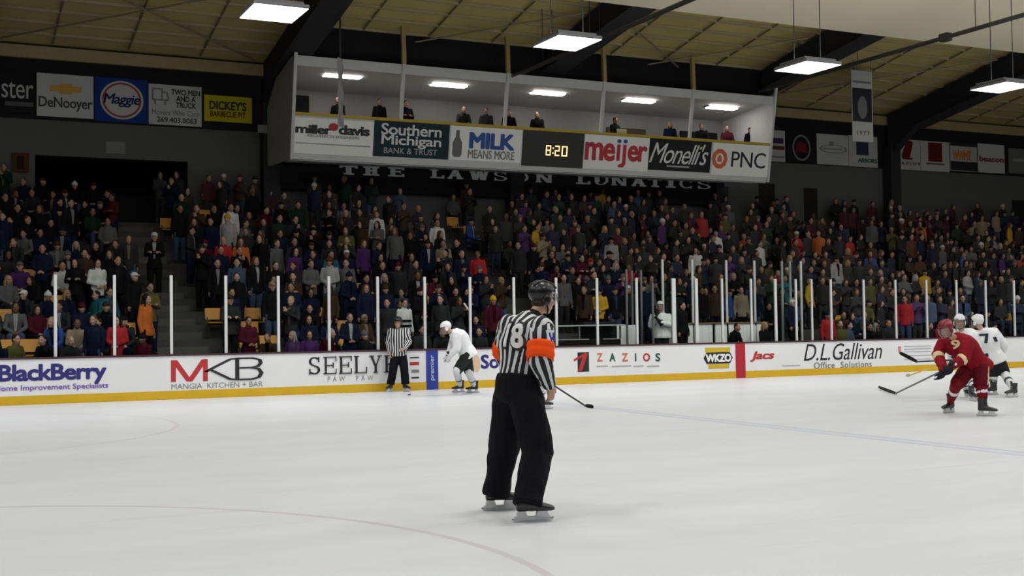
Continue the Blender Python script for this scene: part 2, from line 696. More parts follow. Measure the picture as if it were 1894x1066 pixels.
def on_board(name, bm, pxbox, m, label=None, off=0.006):
    x0, ytop, x1, ybot = pxbox
    X0, X1 = aty(x0, ytop, BY).x, aty(x1, ytop, BY).x
    xm = (x0 + x1) / 2
    Z1, Z0 = aty(xm, ytop, BY).z, aty(xm, ybot, BY).z
    fit(bm, X0, X1, Z0, Z1)
    lay(bm, (0, BY, 0), (1, 0, 0), (0, 0, 1), off, 0.004)
    o = obj(name, bm, m, boards)
    if label:
        tag(o, label)
    return o


M_ink = mat('ink_black', (0.012, 0.012, 0.014), 0.5)
M_inkgrey = mat('ink_grey', (0.2, 0.2, 0.21), 0.5)
M_navy = mat('ink_navy', srgb(38, 34, 110), 0.5)
M_purple = mat('ink_purple', srgb(120, 84, 175), 0.5)
M_inkred = mat('ink_red', srgb(178, 40, 44), 0.5)
M_paper = mat('paper_white', (0.78, 0.78, 0.78), 0.5)
M_gold = mat('ink_gold', srgb(196, 168, 30), 0.5)
M_green = mat('ink_green', srgb(40, 78, 62), 0.5)
M_coral = mat('ink_coral', srgb(205, 110, 84), 0.5)

on_board('lettering', text_bm('BlackBerry', 0.035, 0, 0.93), (-4, 673, 197, 713), M_navy, 'bold navy lettering')
on_board('lettering', text_bm('Home Improvement Specialists', 0.02), (-10, 711, 200, 724), M_purple, 'small purple lettering')
on_board('lettering', poly_bm([[(0, 0), (.13, 0), (.13, 1), (0, 1)], [(.87, 0), (1, 0), (1, 1), (.87, 1)], [(0, 1), (.17, 1), (.58, 0), (.42, 0)], [(1, 1), (.83, 1), (.42, 0), (.58, 0)]]),
         (316, 666, 384, 706), M_inkred, 'red letter M')
on_board('lettering', stroke_bm([[(0.04, 0), (0.04, 1)], [(0.04, 0.42), (0.22, 0.66), (0.46, 0.97), (0.6, 1.0), (0.85, 1.0), (0.97, 0.92), (0.99, 0.77), (0.94, 0.62), (0.82, 0.56), (0.6, 0.56)],
                                 [(0.58, 0.02), (0.58, 0.96)], [(0.82, 0.56), (0.95, 0.5), (1.0, 0.32), (0.96, 0.12), (0.84, 0.03), (0.58, 0.03), (0.46, 0.06), (0.12, 0.52)]], 0.07),
         (376, 662, 487, 704), M_ink, 'black joined letters K and B')
on_board('lettering', text_bm('MANGIA  KITCHEN + BAR', 0.0), (317, 708, 486, 718), M_inkgrey, 'small grey lettering')
on_board('lettering', serif_bm('SEELYE', 0.18, 0.15, 0.05), (571, 659, 733, 691), M_ink, 'black serif lettering')
on_board('lettering', text_bm('PAW  PAW', 0.0, 0, 1.9), (606, 696, 690, 705), M_inkgrey)
for _k, (_y0, _y1, _m) in enumerate(((660.5, 663, M_ink), (670, 676, M_inkred), (684, 690, M_inkgrey), (697.5, 700.5, M_ink))):
    on_board('logo', poly_bm([[(0, 0), (1, 0), (1, 1), (0, 1)]]), (758 if _k < 2 else 761, _y0, 775, _y1), _m)
_t = text_bm('premier', 0.015)
bmesh.ops.rotate(_t, cent=(0, 0, 0), matrix=Matrix.Rotation(math.radians(90), 3, 'Z'), verts=_t.verts[:])
on_board('lettering', _t, (794.5, 657, 804, 704), mat('ink_pale', (0.5, 0.55, 0.75), 0.5), 'pale lettering running up the blue marking', 0.024)
on_board('logo', poly_bm([circ(0, 0, 1, 1.3, 18)]), (874, 657, 888, 689), mat('ink_beige', srgb(214, 184, 150), 0.5), 'beige oval logo')
on_board('lettering', text_bm('So', 0.03), (889, 656, 923, 682), M_navy, 'bold navy lettering')
on_board('logo', poly_bm([[(0, 0), (1, 0), (1, 1), (0, 1)]]), (1068, 652, 1089, 688), M_ink, None, 0.005)
on_board('logo', poly_bm([[(-.3, .68), (.8, 1), (1, .95), (.45, .05), (.05, 0), (.5, .78), (-.3, .55)]]), (1061, 653, 1087, 688), M_inkred, 'red slanted Z on black block', 0.008)
for _ch, _x0, _x1, _m in (('Z', 1104, 1114, M_coral), ('A', 1127, 1138, M_green), ('Z', 1150, 1161, M_coral), ('I', 1174, 1176.5, M_green), ('O', 1189, 1202, M_inkred), ('S', 1212, 1221, M_green)):
    on_board('lettering', text_bm(_ch, 0.03), (_x0, 653.5, _x1, 669), _m)
for _a, _b in ((1103, 1124), (1131, 1167), (1172, 1190), (1197, 1219)):
    on_board('lettering', poly_bm([[(0, 0), (1, 0), (1, 1), (0, 1)]]), (_a, 676.6, _b, 679), mat('ink_faint', (0.38, 0.38, 0.4), 0.5))
on_board('logo', poly_bm([[(0, 0), (1, 0), (1, 1), (0, 1)]]), (1304, 643, 1350, 652), M_gold)
on_board('logo', poly_bm([[(.1, 0), (.9, 0), (1, .5), (.9, 1), (.1, 1), (0, .5)]]), (1301, 652, 1355, 673), M_ink)
on_board('lettering', text_bm('WKZO', 0.05, 0, 0.95), (1305, 655, 1352, 670), M_paper, 'white lettering on black badge', 0.01)
on_board('logo', poly_bm([[(0, 0), (1, 0), (1, 1), (0, 1)]]), (1310, 673.5, 1348, 682), M_gold)
on_board('lettering', text_bm('Jacs', 0.03, 0.25, 0.95), (1387, 650, 1432, 669), M_inkred, 'red slanted lettering')
on_board('logo', poly_bm([[(0, 0), (1, 0), (1, 1), (0, 1)]]), (1446, 676, 1480, 677.6), mat('ink_faint', (0.38, 0.38, 0.4), 0.5))
on_board('lettering', text_bm('D.L.Gallivan', 0.0, 0.3, 0.98), (1486, 635, 1631, 666), M_ink, 'black script lettering')
on_board('lettering', text_bm('Office  Solutions', 0.012, 0, 1.1), (1505, 669, 1612, 681), M_inkgrey)
on_board('logo', poly_bm([[(0, 0), (1, 0), (1, 1), (0, 1)]]), (1661, 641, 1666, 652), mat('ink_pink', srgb(215, 120, 125), 0.5))
for _y in (640, 645, 650, 657, 664):
    on_board('lettering', poly_bm([[(0, 0), (1, 0), (1, 1), (0, 1)]]), (1672, _y, 1722, _y + 1.6), mat('ink_faint', (0.38, 0.38, 0.4), 0.5))

# ------------------------------------------------------------------ glass and its posts
M_post = mat('post_aluminium', (0.62, 0.62, 0.62), 0.45, 0.15)
M_glass = glass_mat('shield_glass')
X0P, SP = 2.64167, 1.2192
post_x = [(X0P + k * SP, 0.066) for k in range(-9, 13)]
post_x += [(18.45, 0.12), (19.19, 0.09), (20.05, 0.06), (21.04, 0.06), (21.89, 0.08), (22.62, 0.06), (23.19, 0.05), (23.9, 0.06)]
post_x += [(23.9 + k * 1.2375, 0.06) for k in range(1, 22)]
post_x = [p for p in post_x if XL < p[0] < XR]
ME_post = {}
prevx = None
vis = [i for i, p in enumerate(post_x) if 0 < to_px((p[0], BY, 2.7))[0] < 1894]
for i, (x, w) in enumerate(post_x):
    n = i - vis[0] + 1
    pos = '%s from the left picture edge' % ordw(n) if i in vis else ('beyond the %s picture edge, %s out' % (('left', ordw(1 - n)) if i < vis[0] else ('right', ordw(i - vis[-1]))))
    if w not in ME_post:
        b = new_bm()
        box(b, (-w / 2, -0.03, 0), (w / 2, 0.03, GH), 0.006)
        ME_post[w] = to_mesh(b, 'glass_post')
        ME_post[w].materials.append(M_post)
    o = link('glass_post', ME_post[w])
    o.location = (x, BY + 0.07, BH + 0.018)
    tag(o, '%s upright glass post on the boards, %s' % ('thick pale' if w > 0.085 else 'slim pale', pos), 'glass post', 'posts of the rink glass')
    if prevx is not None:
        b = new_bm()
        box(b, (prevx + 0.028, BY + 0.064, BH + 0.018), (x - 0.028, BY + 0.076, BH + 0.018 + GH - 0.02))
        g = obj('rink_glass', b, M_glass)
        tag(g, 'clear glass pane left of the glass post %s' % pos, 'glass pane', 'panes of the rink glass')
    prevx = x

# ------------------------------------------------------------------ penalty boxes and scorer's table behind the glass
PB0, PB1, PBY = 17.3, 23.3, 29.95
M_pbwhite = mat('penalty_white', (0.88, 0.88, 0.87), 0.5, var=0.06)
M_dark = mat('matte_black', (0.016, 0.016, 0.018), 0.7)
_bm = new_bm()
box(_bm, (PB0, BY + 0.12, 0.02), (PB1, PBY + 0.1, 0.42))
tag(obj('floor_penalty', _bm, mat('rubber_floor', (0.03, 0.03, 0.03), 0.8)), kind='structure')
pw = empty('penalty_partition', (PB0, PBY, 0.42))
tag(pw, 'low white panelled partition at the back of the penalty box', 'partition')
for _i, (_a, _b) in enumerate(((17.45, 18.55), (19.6, 20.5), (20.5, 21.2), (21.3, 22.3), (22.3, 23.2))):
    b = new_bm()
    box(b, (_a, PBY, 0.42), (_b, PBY + 0.06, 1.52), 0.01)
    for k in range(3):
        xx = _a + (_b - _a) * (k + 0.5) / 3
        box(b, (xx - 0.03, PBY - 0.012, 0.5), (xx + 0.03, PBY + 0.01, 1.45))
    obj('partition_panel', b, M_pbwhite, pw)
b = new_bm()
box(b, (19.6, PBY - 0.05, 1.52), (23.2, PBY + 0.1, 1.56))
obj('ledge', b, mat('ledge_tan', (0.2, 0.13, 0.06), 0.6), pw)
_px = [1226, 1281, 1344, 1396, 1447, 1462, 1482]
for k, p in enumerate(_px):
    x = aty(p, 500, PBY).x
    b = new_bm()
    box(b, (x - 0.035, PBY, 0.42), (x + 0.035, PBY + 0.05, 3.42), 0.006)
    o = obj('glass_post', b, M_post if p not in (1447, 1462) else mat('post_greenish', (0.3, 0.36, 0.34), 0.4, 0.2))
    tag(o, 'tall upright glass post at the back of the penalty box, %s of seven' % ordw(k + 1), 'glass post', 'tall posts behind the penalty box')
    if k:
        b = new_bm()
        box(b, (_pv + 0.036, PBY + 0.02, 1.58), (x - 0.036, PBY + 0.032, 3.38))
        tag(obj('rink_glass', b, M_glass), 'clear tall glass pane behind the penalty box, left of tall post %s of seven' % ordw(k + 1), 'glass pane', 'tall panes behind the penalty box')
    _pv = x
for k, (p, Y) in enumerate(((1160, 29.6), (1170, 30.2), (1187, 29.9), (1208, 29.0))):
    x = aty(p, 560, Y).x
    b = new_bm()
    box(b, (x - 0.03, Y, 0.42), (x + 0.03, Y + 0.05, 3.1 if k < 3 else 2.7), 0.006)
    tag(obj('divider_post', b, mat('post_dull', (0.2, 0.2, 0.21), 0.4, 0.4)), 'dull grey divider post at the left side of the penalty box, %s from left' % ordw(k + 1), 'post', 'divider posts of the penalty box')
st = empty('scorer_table', (16.0, 28.6, 0.02))
tag(st, 'long dark scorer table with pale edge behind the glass', 'table')
b = new_bm()
box(b, (14.4, 28.35, 1.50), (17.2, 29.0, 1.54), 0.006)
tag(obj('tabletop', b, mat('table_edge', (0.5, 0.5, 0.5), 0.4), st), 'pale thin tabletop')
b = new_bm()
box(b, (14.5, 28.42, 0.02), (17.1, 28.46, 1.16))
obj('front_panel', b, mat('table_dark', (0.02, 0.018, 0.016), 0.6), st)
b = new_bm()
box(b, (14.45, 28.4, 1.14), (16.1, 28.47, 1.165))
box(b, (16.55, 28.4, 1.14), (17.1, 28.47, 1.165))
obj('edge_strip', b, mat('table_edge', (0.5, 0.5, 0.5), 0.4), st)
for x in (14.5, 15.83, 17.1):
    b = new_bm()
    bar(b, (x, 28.44, 1.16), (x, 28.44, 1.5), 0.04, 0.04)
    obj('leg', b, mat('post_dull', (0.2, 0.2, 0.21)), st)
b = new_bm()
box(b, (16.2, 28.9, 0.02), (17.28, 29.2, 1.62), 0.02)
tag(obj('black_cabinet', b, M_dark), 'plain black equipment box at the right end of the scorer table', 'cabinet')

# ------------------------------------------------------------------ stands
R0Y, TREAD, R0Z, RISE, NROW = 28.95, 0.80, 0.22, 0.36, 14
AISLES = ((5.25, 6.5), (15.2, 16.2), (32.2, 33.2))
M_step = mat('stand_concrete', (0.075, 0.072, 0.07), 0.85, var=0.25, vscale=2)
_bm = new_bm()
for k in range(NROW):
    y0 = R0Y + (k - 0.45) * TREAD
    segs = [(XL - 2, 60)]
    if k < 2:
        segs = [(XL - 2, 14.2), (PB1 + 0.1, 60)]
    for a, bb in segs:
        box(_bm, (a, y0, 0.02), (bb, y0 + TREAD + (0.0 if k < NROW - 1 else 0.8), R0Z + RISE * k))
tag(obj('stand_terrace', _bm, M_step), kind='structure')
_bm = new_bm()
for a, bb in AISLES:
    for k in range(1, NROW):
        y0 = R0Y + (k - 0.45) * TREAD
        if k < 3 and a > 10 and a < 20:
            continue
        box(_bm, (a, y0 - 0.36, R0Z + RISE * (k - 1)), (bb, y0, R0Z + RISE * (k - 0.5)))
tag(obj('stand_stairs', _bm, mat('stair_concrete', (0.1, 0.095, 0.09), 0.85, var=0.2)), kind='structure')

WY = 40.0
M_wall = mat('wall_grey', (0.11, 0.11, 0.11), 0.85, var=0.06, vscale=1)
M_wallblack = mat('wall_black', (0.02, 0.02, 0.022), 0.85)
PX0, PX1, PZ1 = 3.21, 7.84, 7.0
_bm = new_bm()
for lo, hi in (((-14, WY, 0), (PX0, WY + 0.25, 8.1)), ((PX1, WY, 0), (62, WY + 0.25, 8.1)), ((PX0, WY, PZ1), (PX1, WY + 0.25, 8.1)), ((PX0, WY, 0), (PX1, WY + 0.25, 4.9))):
    box(_bm, lo, hi)
tag(obj('wall_back', _bm, M_wall), kind='structure')
_bm = new_bm()
box(_bm, (-14, WY - 0.04, 8.1), (62, WY + 0.25, 10.4))
tag(obj('wall_upper', _bm, M_wallblack), kind='structure')
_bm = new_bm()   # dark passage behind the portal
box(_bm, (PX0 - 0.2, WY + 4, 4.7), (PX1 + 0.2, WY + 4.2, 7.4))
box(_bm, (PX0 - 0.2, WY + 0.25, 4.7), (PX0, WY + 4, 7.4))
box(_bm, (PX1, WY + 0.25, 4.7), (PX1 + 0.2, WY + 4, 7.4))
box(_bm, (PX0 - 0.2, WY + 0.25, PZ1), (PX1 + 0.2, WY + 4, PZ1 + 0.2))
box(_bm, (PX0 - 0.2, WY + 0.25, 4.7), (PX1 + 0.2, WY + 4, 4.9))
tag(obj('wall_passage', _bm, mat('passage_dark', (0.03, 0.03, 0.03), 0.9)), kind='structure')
_bm = new_bm()
for x0, x1, z0, z1 in ((30.7, 31.5, 5.4, 7.2), (33.0, 33.7, 5.2, 7.1), (45.0, 45.9, 5.4, 7.0)):
    box(_bm, (x0, WY - 0.03, z0), (x1, WY + 0.02, z1), 0.01)
tag(obj('door_1', _bm, mat('door_dark', (0.02, 0.018, 0.018), 0.6)), kind='structure')

# ------------------------------------------------------------------ roof
M_deck = mat('roof_deck', (0.55, 0.45, 0.18), 0.75, var=0.22, vscale=0.5)
M_purlin = mat('purlin_tan', (0.44, 0.37, 0.22), 0.6, var=0.1)
M_frame = mat('frame_dark', (0.035, 0.034, 0.04), 0.6, var=0.2)
RS, RZ = 0.19, 10.45


def roof_z(y):
    return RZ + RS * (WY - y)


_bm = new_bm()
hexa(_bm, [(-14, WY + .3, roof_z(WY + .3)), (62, WY + .3, roof_z(WY + .3)), (62, 29.5, roof_z(29.5)), (-14, 29.5, roof_z(29.5)),
           (-14, WY + .3, roof_z(WY + .3) + .1), (62, WY + .3, roof_z(WY + .3) + .1), (62, 29.5, roof_z(29.5) + .1), (-14, 29.5, roof_z(29.5) + .1)])
tag(obj('ceiling', _bm, M_deck), kind='structure')
LY, LZ, LS = 30.0, 10.79, 0.17
M_liner = mat('ceiling_liner', (0.80, 0.73, 0.54), 0.6, var=0.05, vscale=0.6)
_bm = new_bm()
hexa(_bm, [(-14, LY, LZ), (62, LY, LZ), (62, 14, LZ + LS * 16), (-14, 14, LZ + LS * 16), (-14, LY, LZ + .06), (62, LY, LZ + .06), (62, 14, LZ + LS * 16 + .06), (-14, 14, LZ + LS * 16 + .06)])
hexa(_bm, [(-14, 14, LZ + LS * 16), (62, 14, LZ + LS * 16), (62, -4, LZ - .34), (-14, -4, LZ - .34), (-14, 14, LZ + LS * 16 + .06), (62, 14, LZ + LS * 16 + .06), (62, -4, LZ - .28), (-14, -4, LZ - .28)])
box(_bm, (-14, LY - 0.02, LZ), (62, LY + 0.04, LZ + 0.42))
tag(obj('ceiling_liner', _bm, M_liner), kind='structure')
for k in range(12):
    y = WY - 0.9 - k * 0.82
    _bm = new_bm()
    box(_bm, (-14, y - 0.035, roof_z(y) - 0.09), (62, y + 0.035, roof_z(y) - 0.01))
    box(_bm, (-14, y - 0.035, roof_z(y) - 0.10), (62, y + 0.06, roof_z(y) - 0.088))
    tag(obj('purlin', _bm, M_purlin), 'long tan roof purlin under the ceiling, %s up from the wall' % ordw(k + 1), 'roof purlin', 'roof purlins', 'structure')
_bm = new_bm()
box(_bm, (-14, WY - 0.22, 9.96), (62, WY - 0.05, 10.34), 0.01)
tag(obj('trim_1', _bm, mat('eave_tan', (0.40, 0.32, 0.16), 0.6, var=0.1)), kind='structure')
for k, x in enumerate((1.44, 10.47, 19.5, 28.52, 37.55, 46.6)):
    _bm = new_bm()
    w = 0.2
    box(_bm, (x - w - 0.08, WY - 0.55, 0.2), (x + w + 0.08, WY - 0.06, 9.0), 0.01)
    ya, yb = WY - 0.3, LY + 0.05
    low = 9.97 if 12 < x < 28.55 else 0.0     # shallow where the press box hangs below
    za0, za1 = 9.0, roof_z(ya) - 0.15
    zb0, zb1 = roof_z(yb) - 1.2, roof_z(yb) - 0.12
    # haunch and rafter
    hexa(_bm, [(x - w, ya, max(8.6, low)), (x + w, ya, max(8.6, low)), (x + w, WY - 1.8, max(low, roof_z(WY - 1.8) - 1.15)), (x - w, WY - 1.8, max(low, roof_z(WY - 1.8) - 1.15)),
               (x - w, ya, za1), (x + w, ya, za1), (x + w, WY - 1.8, roof_z(WY - 1.8) - .15), (x - w, WY - 1.8, roof_z(WY - 1.8) - .15)])
    hexa(_bm, [(x - w, WY - 1.8, max(low, roof_z(WY - 1.8) - 1.15)), (x + w, WY - 1.8, max(low, roof_z(WY - 1.8) - 1.15)), (x + w, yb, zb0), (x - w, yb, zb0),
               (x - w, WY - 1.8, roof_z(WY - 1.8) - .15), (x + w, WY - 1.8, roof_z(WY - 1.8) - .15), (x + w, yb, zb1), (x - w, yb, zb1)])
    hexa(_bm, [(x - 2.2 * w, WY - 1.8, max(low - .04, roof_z(WY - 1.8) - 1.19)), (x + 2.2 * w, WY - 1.8, max(low - .04, roof_z(WY - 1.8) - 1.19)), (x + 2.2 * w, yb, zb0 - .04), (x - 2.2 * w, yb, zb0 - .04),
               (x - 2.2 * w, WY - 1.8, max(low, roof_z(WY - 1.8) - 1.15)), (x + 2.2 * w, WY - 1.8, max(low, roof_z(WY - 1.8) - 1.15)), (x + 2.2 * w, yb, zb0), (x - 2.2 * w, yb, zb0)])
    tag(obj('roof_frame', _bm, M_frame), 'dark steel column and sloping roof beam, %s from the left' % ordw(k + 1), 'roof frame', 'steel roof frames', 'structure')
for k, x in enumerate([-1.6, 3.7, 5.95, 8.2, 12.7, 14.95, 17.2, 21.8, 24.0, 26.3, 30.8, 33.0, 35.3, 39.8, 42.1, 44.4]):
    _bm = new_bm()
    bar(_bm, (x, WY - .3, roof_z(WY - .3) - .075), (x, LY - .3, roof_z(LY - .3) - .075), .05, .04)
    tag(obj('roof_strap', _bm, mat('strap_olive', (0.2, 0.17, 0.08), 0.7)), kind='structure')
M_rod = mat('rod_tan', (0.3, 0.25, 0.15), 0.5, 0.3)
for k, (a, bb) in enumerate((((2.0, 39.2), (9.9, 33.3)), ((9.9, 39.2), (2.0, 33.3)), ((11.0, 39.2), (19.0, 33.3)), ((20.2, 39.0), (27.8, 33.3)), ((27.8, 39.0), (20.2, 33.3)), ((29.2, 39.0), (36.9, 33.3)))):
    _bm = new_bm()
    tube(_bm, [(a[0], a[1], roof_z(a[1]) - .3), (bb[0], bb[1], roof_z(bb[1]) - .3)], 0.03, 6)
    tag(obj('brace_rod', _bm, M_rod), kind='structure')
for k, (x, z, y1, r, lab) in enumerate(((17.75, 9.85, 36.2, 0.05, 'dark round pipe running out from the press box under the roof'), (18.1, 9.95, 36.2, 0.035, 'thinner dark pipe beside the press box pipe under the roof'),
                                        (27.95, 10.1, 36.3, 0.07, 'dark sprinkler pipe running out under the roof at the right'))):
    _bm = new_bm()
    tube(_bm, [(x, y1, z), (x, 30, z), (x, 20, z), (x, 4, z)], r, 8)
    if k == 2:
        box(_bm, (x - .12, 27.0, z - .12), (x + .12, 27.35, z + .12), 0.02)
    p = obj('ceiling_pipe', _bm, mat('pipe_dark', (0.06, 0.055, 0.055), 0.5, 0.4))
    tag(p, lab, 'pipe')
    for yy in (34.0, 31.0, 26.0, 20.0):
        b = new_bm()
        zt = roof_z(yy) - 0.02 if yy > LY else LZ + LS * (LY - yy)
        tube(b, [(x, yy, z + r * .5), (x, yy, zt)], 0.012, 5)
        obj('hanger_rod', b, M_wire, p)

# ------------------------------------------------------------------ press box hung over the stand
GX0, GX1 = 10.36, 28.6


def gy(z):
    return 36.5 - (z - 8.15) * 0.18


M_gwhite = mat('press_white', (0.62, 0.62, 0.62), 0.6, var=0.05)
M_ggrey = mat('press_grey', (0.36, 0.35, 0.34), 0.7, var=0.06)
pb = empty('press_box', (GX0, 36.5, 6.83))
tag(pb, 'long white open-fronted press box hanging under the roof above the stand', 'press box')
GB = 39.4


def slab_x(bm, x0, x1, zlo, zhi, t=0.08, off=0.0):
    """A sloping front strip between two heights."""
    hexa(bm, [(x0, gy(zlo) - off, zlo), (x1, gy(zlo) - off, zlo), (x1, gy(zlo) - off + t, zlo), (x0, gy(zlo) - off + t, zlo),
              (x0, gy(zhi) - off, zhi), (x1, gy(zhi) - off, zhi), (x1, gy(zhi) - off + t, zhi), (x0, gy(zhi) - off + t, zhi)])


b = new_bm()
box(b, (GX0 + .02, 36.9, 7.1), (GX1 - .02, GB, 7.3))
obj('box_floor', b, mat('press_floor', (0.1, 0.1, 0.1), 0.8), pb)
b = new_bm()
hexa(b, [(GX0, 36.86, 6.77), (GX1, 36.86, 6.77), (GX1, GB, 7.06), (GX0, GB, 7.06), (GX0, 36.86, 6.83), (GX1, 36.86, 6.83), (GX1, GB, 7.1), (GX0, GB, 7.1)])
obj('underside', b, mat('press_under', (0.7, 0.7, 0.7), 0.6), pb)
b = new_bm()
box(b, (GX0, GB, 7.07), (GX1, GB + 0.08, 10.0))
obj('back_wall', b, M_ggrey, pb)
b = new_bm()
hexa(b, [(GX0, gy(9.86) + .1, 9.78), (GX1, gy(9.86) + .1, 9.78), (GX1, GB, 9.5), (GX0, GB, 9.5), (GX0, gy(9.86) + .1, 9.86), (GX1, gy(9.86) + .1, 9.86), (GX1, GB, 9.6), (GX0, GB, 9.6)])
obj('box_ceiling', b, mat('press_ceiling', (0.55, 0.54, 0.53), 0.6, var=0.04), pb)
b = new_bm()
slab_x(b, GX0, GX1, 9.62, 9.92, 0.1)
obj('fascia', b, M_gwhite, pb)
b = new_bm()
slab_x(b, GX0, GX1, 6.8, 8.16, 0.08)
obj('parapet', b, M_gwhite, pb)
b = new_bm()
slab_x(b, GX0 + .01, GX1 - .01, 8.13, 8.22, 0.3, 0.045)
tag(obj('rail', b, mat('rail_yellow', srgb(190, 160, 40), 0.5), pb), 'yellow rail along the front of the press box')
for x, nm in ((GX0, 'end_wall'), (GX1, 'end_wall')):
    b = new_bm()
    hexa(b, [(x - .05, gy(6.8) + .05, 6.8), (x + .05, gy(6.8) + .05, 6.8), (x + .05, GB, 6.9), (x - .05, GB, 6.9),
             (x - .05, gy(9.9) + .05, 9.9), (x + .05, gy(9.9) + .05, 9.9), (x + .05, GB, 9.9), (x - .05, GB, 9.9)])
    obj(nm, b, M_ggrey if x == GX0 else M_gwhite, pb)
    b = new_bm()
    bar(b, (x, gy(6.8) - .01, 6.8), (x, gy(10.4) - .01, 10.4), 0.1, 0.1, (0, 1, 0))
    obj('corner_post', b, M_gwhite, pb)
for px in (745, 937, 1115, 1279):
    x = aty(px, 165, 36.3).x
    b = new_bm()
    bar(b, (x, gy(8.2), 8.2), (x, gy(9.95), 9.95), 0.1, 0.1, (0, 1, 0))
    obj('front_post', b, M_gwhite, pb)
    b = new_bm()
    bar(b, (x, gy(9.95), 9.93), (x, gy(9.95) + .05, roof_z(36.2) - .02), 0.13, 0.13, (0, 1, 0))
    tag(obj('hanger_post', b, mat('hanger_tan', (0.42, 0.33, 0.14), 0.6), pb), 'tan hanger post up to the roof')
for px, py in ((632, 140), (829, 157), (1012, 172), (1180, 186), (1333, 199)):
    P = aty(px, py, 37.6)
    t = empty('tube_lamp', (P.x, 37.6, P.z))
    tag(t, 'short bright tube lamp under the press box ceiling, %s from the left' % ordw(1 + [632, 829, 1012, 1180, 1333].index(px)), 'ceiling lamp', 'press box tube lamps')
    b = new_bm()
    box(b, (P.x - .72, 37.42, P.z - .02), (P.x + .72, 37.78, P.z + .16), 0.01)
    obj('housing', b, M_dark, t)
    b = new_bm()
    box(b, (P.x - .62, 37.36, P.z - .06), (P.x + .62, 37.72, P.z + .012), 0.01)
    obj('tube', b, mat('tube_glow', (1, 1, 1), 0.5, emit=(1.0, 0.97, 0.92), estr=13.0), t)
    for sx in (-.5, .5):
        b = new_bm()
        tube(b, [(P.x + sx, 37.6, P.z + .1), (P.x + sx, 37.6, 9.72)], 0.01, 5)
        obj('hanging_wire', b, M_wire, t)
b = new_bm()
box(b, (GX0, 36.62, 9.9), (GX1, 36.7, roof_z(36.66) - .12))
tag(obj('upper_panel', b, M_dark, pb), 'black panel between the press box and the roof')
# openings and things on the back wall of the press box
for x0, x1, z1, lab in ((10.5, 11.7, 9.3, 'dark doorway curtain at the left end of the press box'), (23.2, 24.9, 8.95, 'brown cupboard standing in the press box'), (26.5, 28.2, 9.0, 'dark doorway screen at the right end of the press box')):
    b = new_bm()
    box(b, (x0, GB - .12, 7.3), (x1, GB - .01, z1), 0.01)
    tag(obj('wall_screen', b, mat('brown_screen', (0.1, 0.075, 0.06), 0.7) if x0 == 23.2 else M_dark), lab, 'screen')


def gpt(px, py, off=0.0):
    """The point of the sloping press box front under a picture point."""
    d = ray(px, py)
    n = Vector((0, 1, 0.18))
    k = (36.5 + 0.18 * 8.15 - off - n.dot(EYE)) / n.dot(d)
    return EYE + d * k


def sign_on_front(name, pxl, pxr, ytop, ybot, base, label, cat, parts, thick=0.03):
    """A flat sign on the press box front, with lettering and logos as parts. parts: (name, bm, (x0,ytop,x1,ybot) pixels, material, label)"""
    zt, zb = gpt((pxl + pxr) / 2, ytop).z, gpt((pxl + pxr) / 2, ybot).z
    zt, zb = min(zt, 8.12), max(zb, 6.82)
    xa, xb = gpt(pxl, (ytop + ybot) / 2).x, gpt(pxr, (ytop + ybot) / 2).x
    b = new_bm()
    slab_x(b, xa, xb, zb, zt, thick, thick)
    s = obj(name, b, base)
    tag(s, label, cat)
    c = Vector(((xa + xb) / 2, gy((zt + zb) / 2) - thick, (zt + zb) / 2))
    ez = Vector((0, -0.18, 1)).normalized()
    for q, (nm, bm, (x0, t, x1, bt), m, lb) in enumerate(parts):
        fit(bm, gpt(x0, t).x, gpt(x1, t).x, gpt((x0 + x1) / 2, bt).z, gpt((x0 + x1) / 2, t).z)
        for v in bm.verts:
            v.co.x -= c.x
            v.co.y = (v.co.y - c.z) * 1.016
        lay(bm, c, (1, 0, 0), ez, 0.012 + .003 * q, 0.008)
        o = obj(nm, bm, m, s)
        if lb:
            tag(o, lb)
    return s


RECT = lambda: poly_bm([[(0, 0), (1, 0), (1, 1), (0, 1)]])
M_slate = mat('sign_slate', srgb(40, 58, 68), 0.6)
M_signwhite = mat('sign_white', (0.92, 0.92, 0.90), 0.55)
M_signblue = mat('sign_blue', srgb(30, 78, 160), 0.5)
M_signred = mat('sign_red', srgb(190, 38, 60), 0.5)
sign_on_front('advert_sign', 540, 690, 221, 287, M_signwhite, 'white press box sign with black miller davis lettering and red mark', 'sign', [
    ('lettering', text_bm('miller', 0.04, 0, 0.9), (546, 231, 614, 248), M_ink, None), ('lettering', text_bm('davis', 0.04, 0, 0.9), (626, 233, 684, 251), M_ink, None),
    ('logo', poly_bm([circ(0, 0, 1, 1, 8)]), (607, 228, 626, 243), M_inkred, 'red mark between the words'), ('lettering', text_bm('ARCHITECTS ENGINEERS', 0.0), (567, 251, 664, 256), M_inkgrey, None),
    ('edge_line', RECT(), (546, 267, 684, 269), mat('ink_faint', (0.38, 0.38, 0.4)), None)])
sign_on_front('advert_sign', 691, 830, 226, 292, M_slate, 'dark slate press box sign with white Southern Michigan lettering', 'sign', [
    ('lettering', text_bm('Southern', 0.02, 0, 0.95), (705, 231, 817, 252), M_paper, None), ('lettering', text_bm('Michigan', 0.02, 0, 0.95), (705, 252, 816, 275), M_paper, None),
    ('lettering', text_bm('BANK & TRUST', 0.01), (709, 275, 808, 286), mat('ink_lightgrey', (0.42, 0.44, 0.46), 0.5), None)])
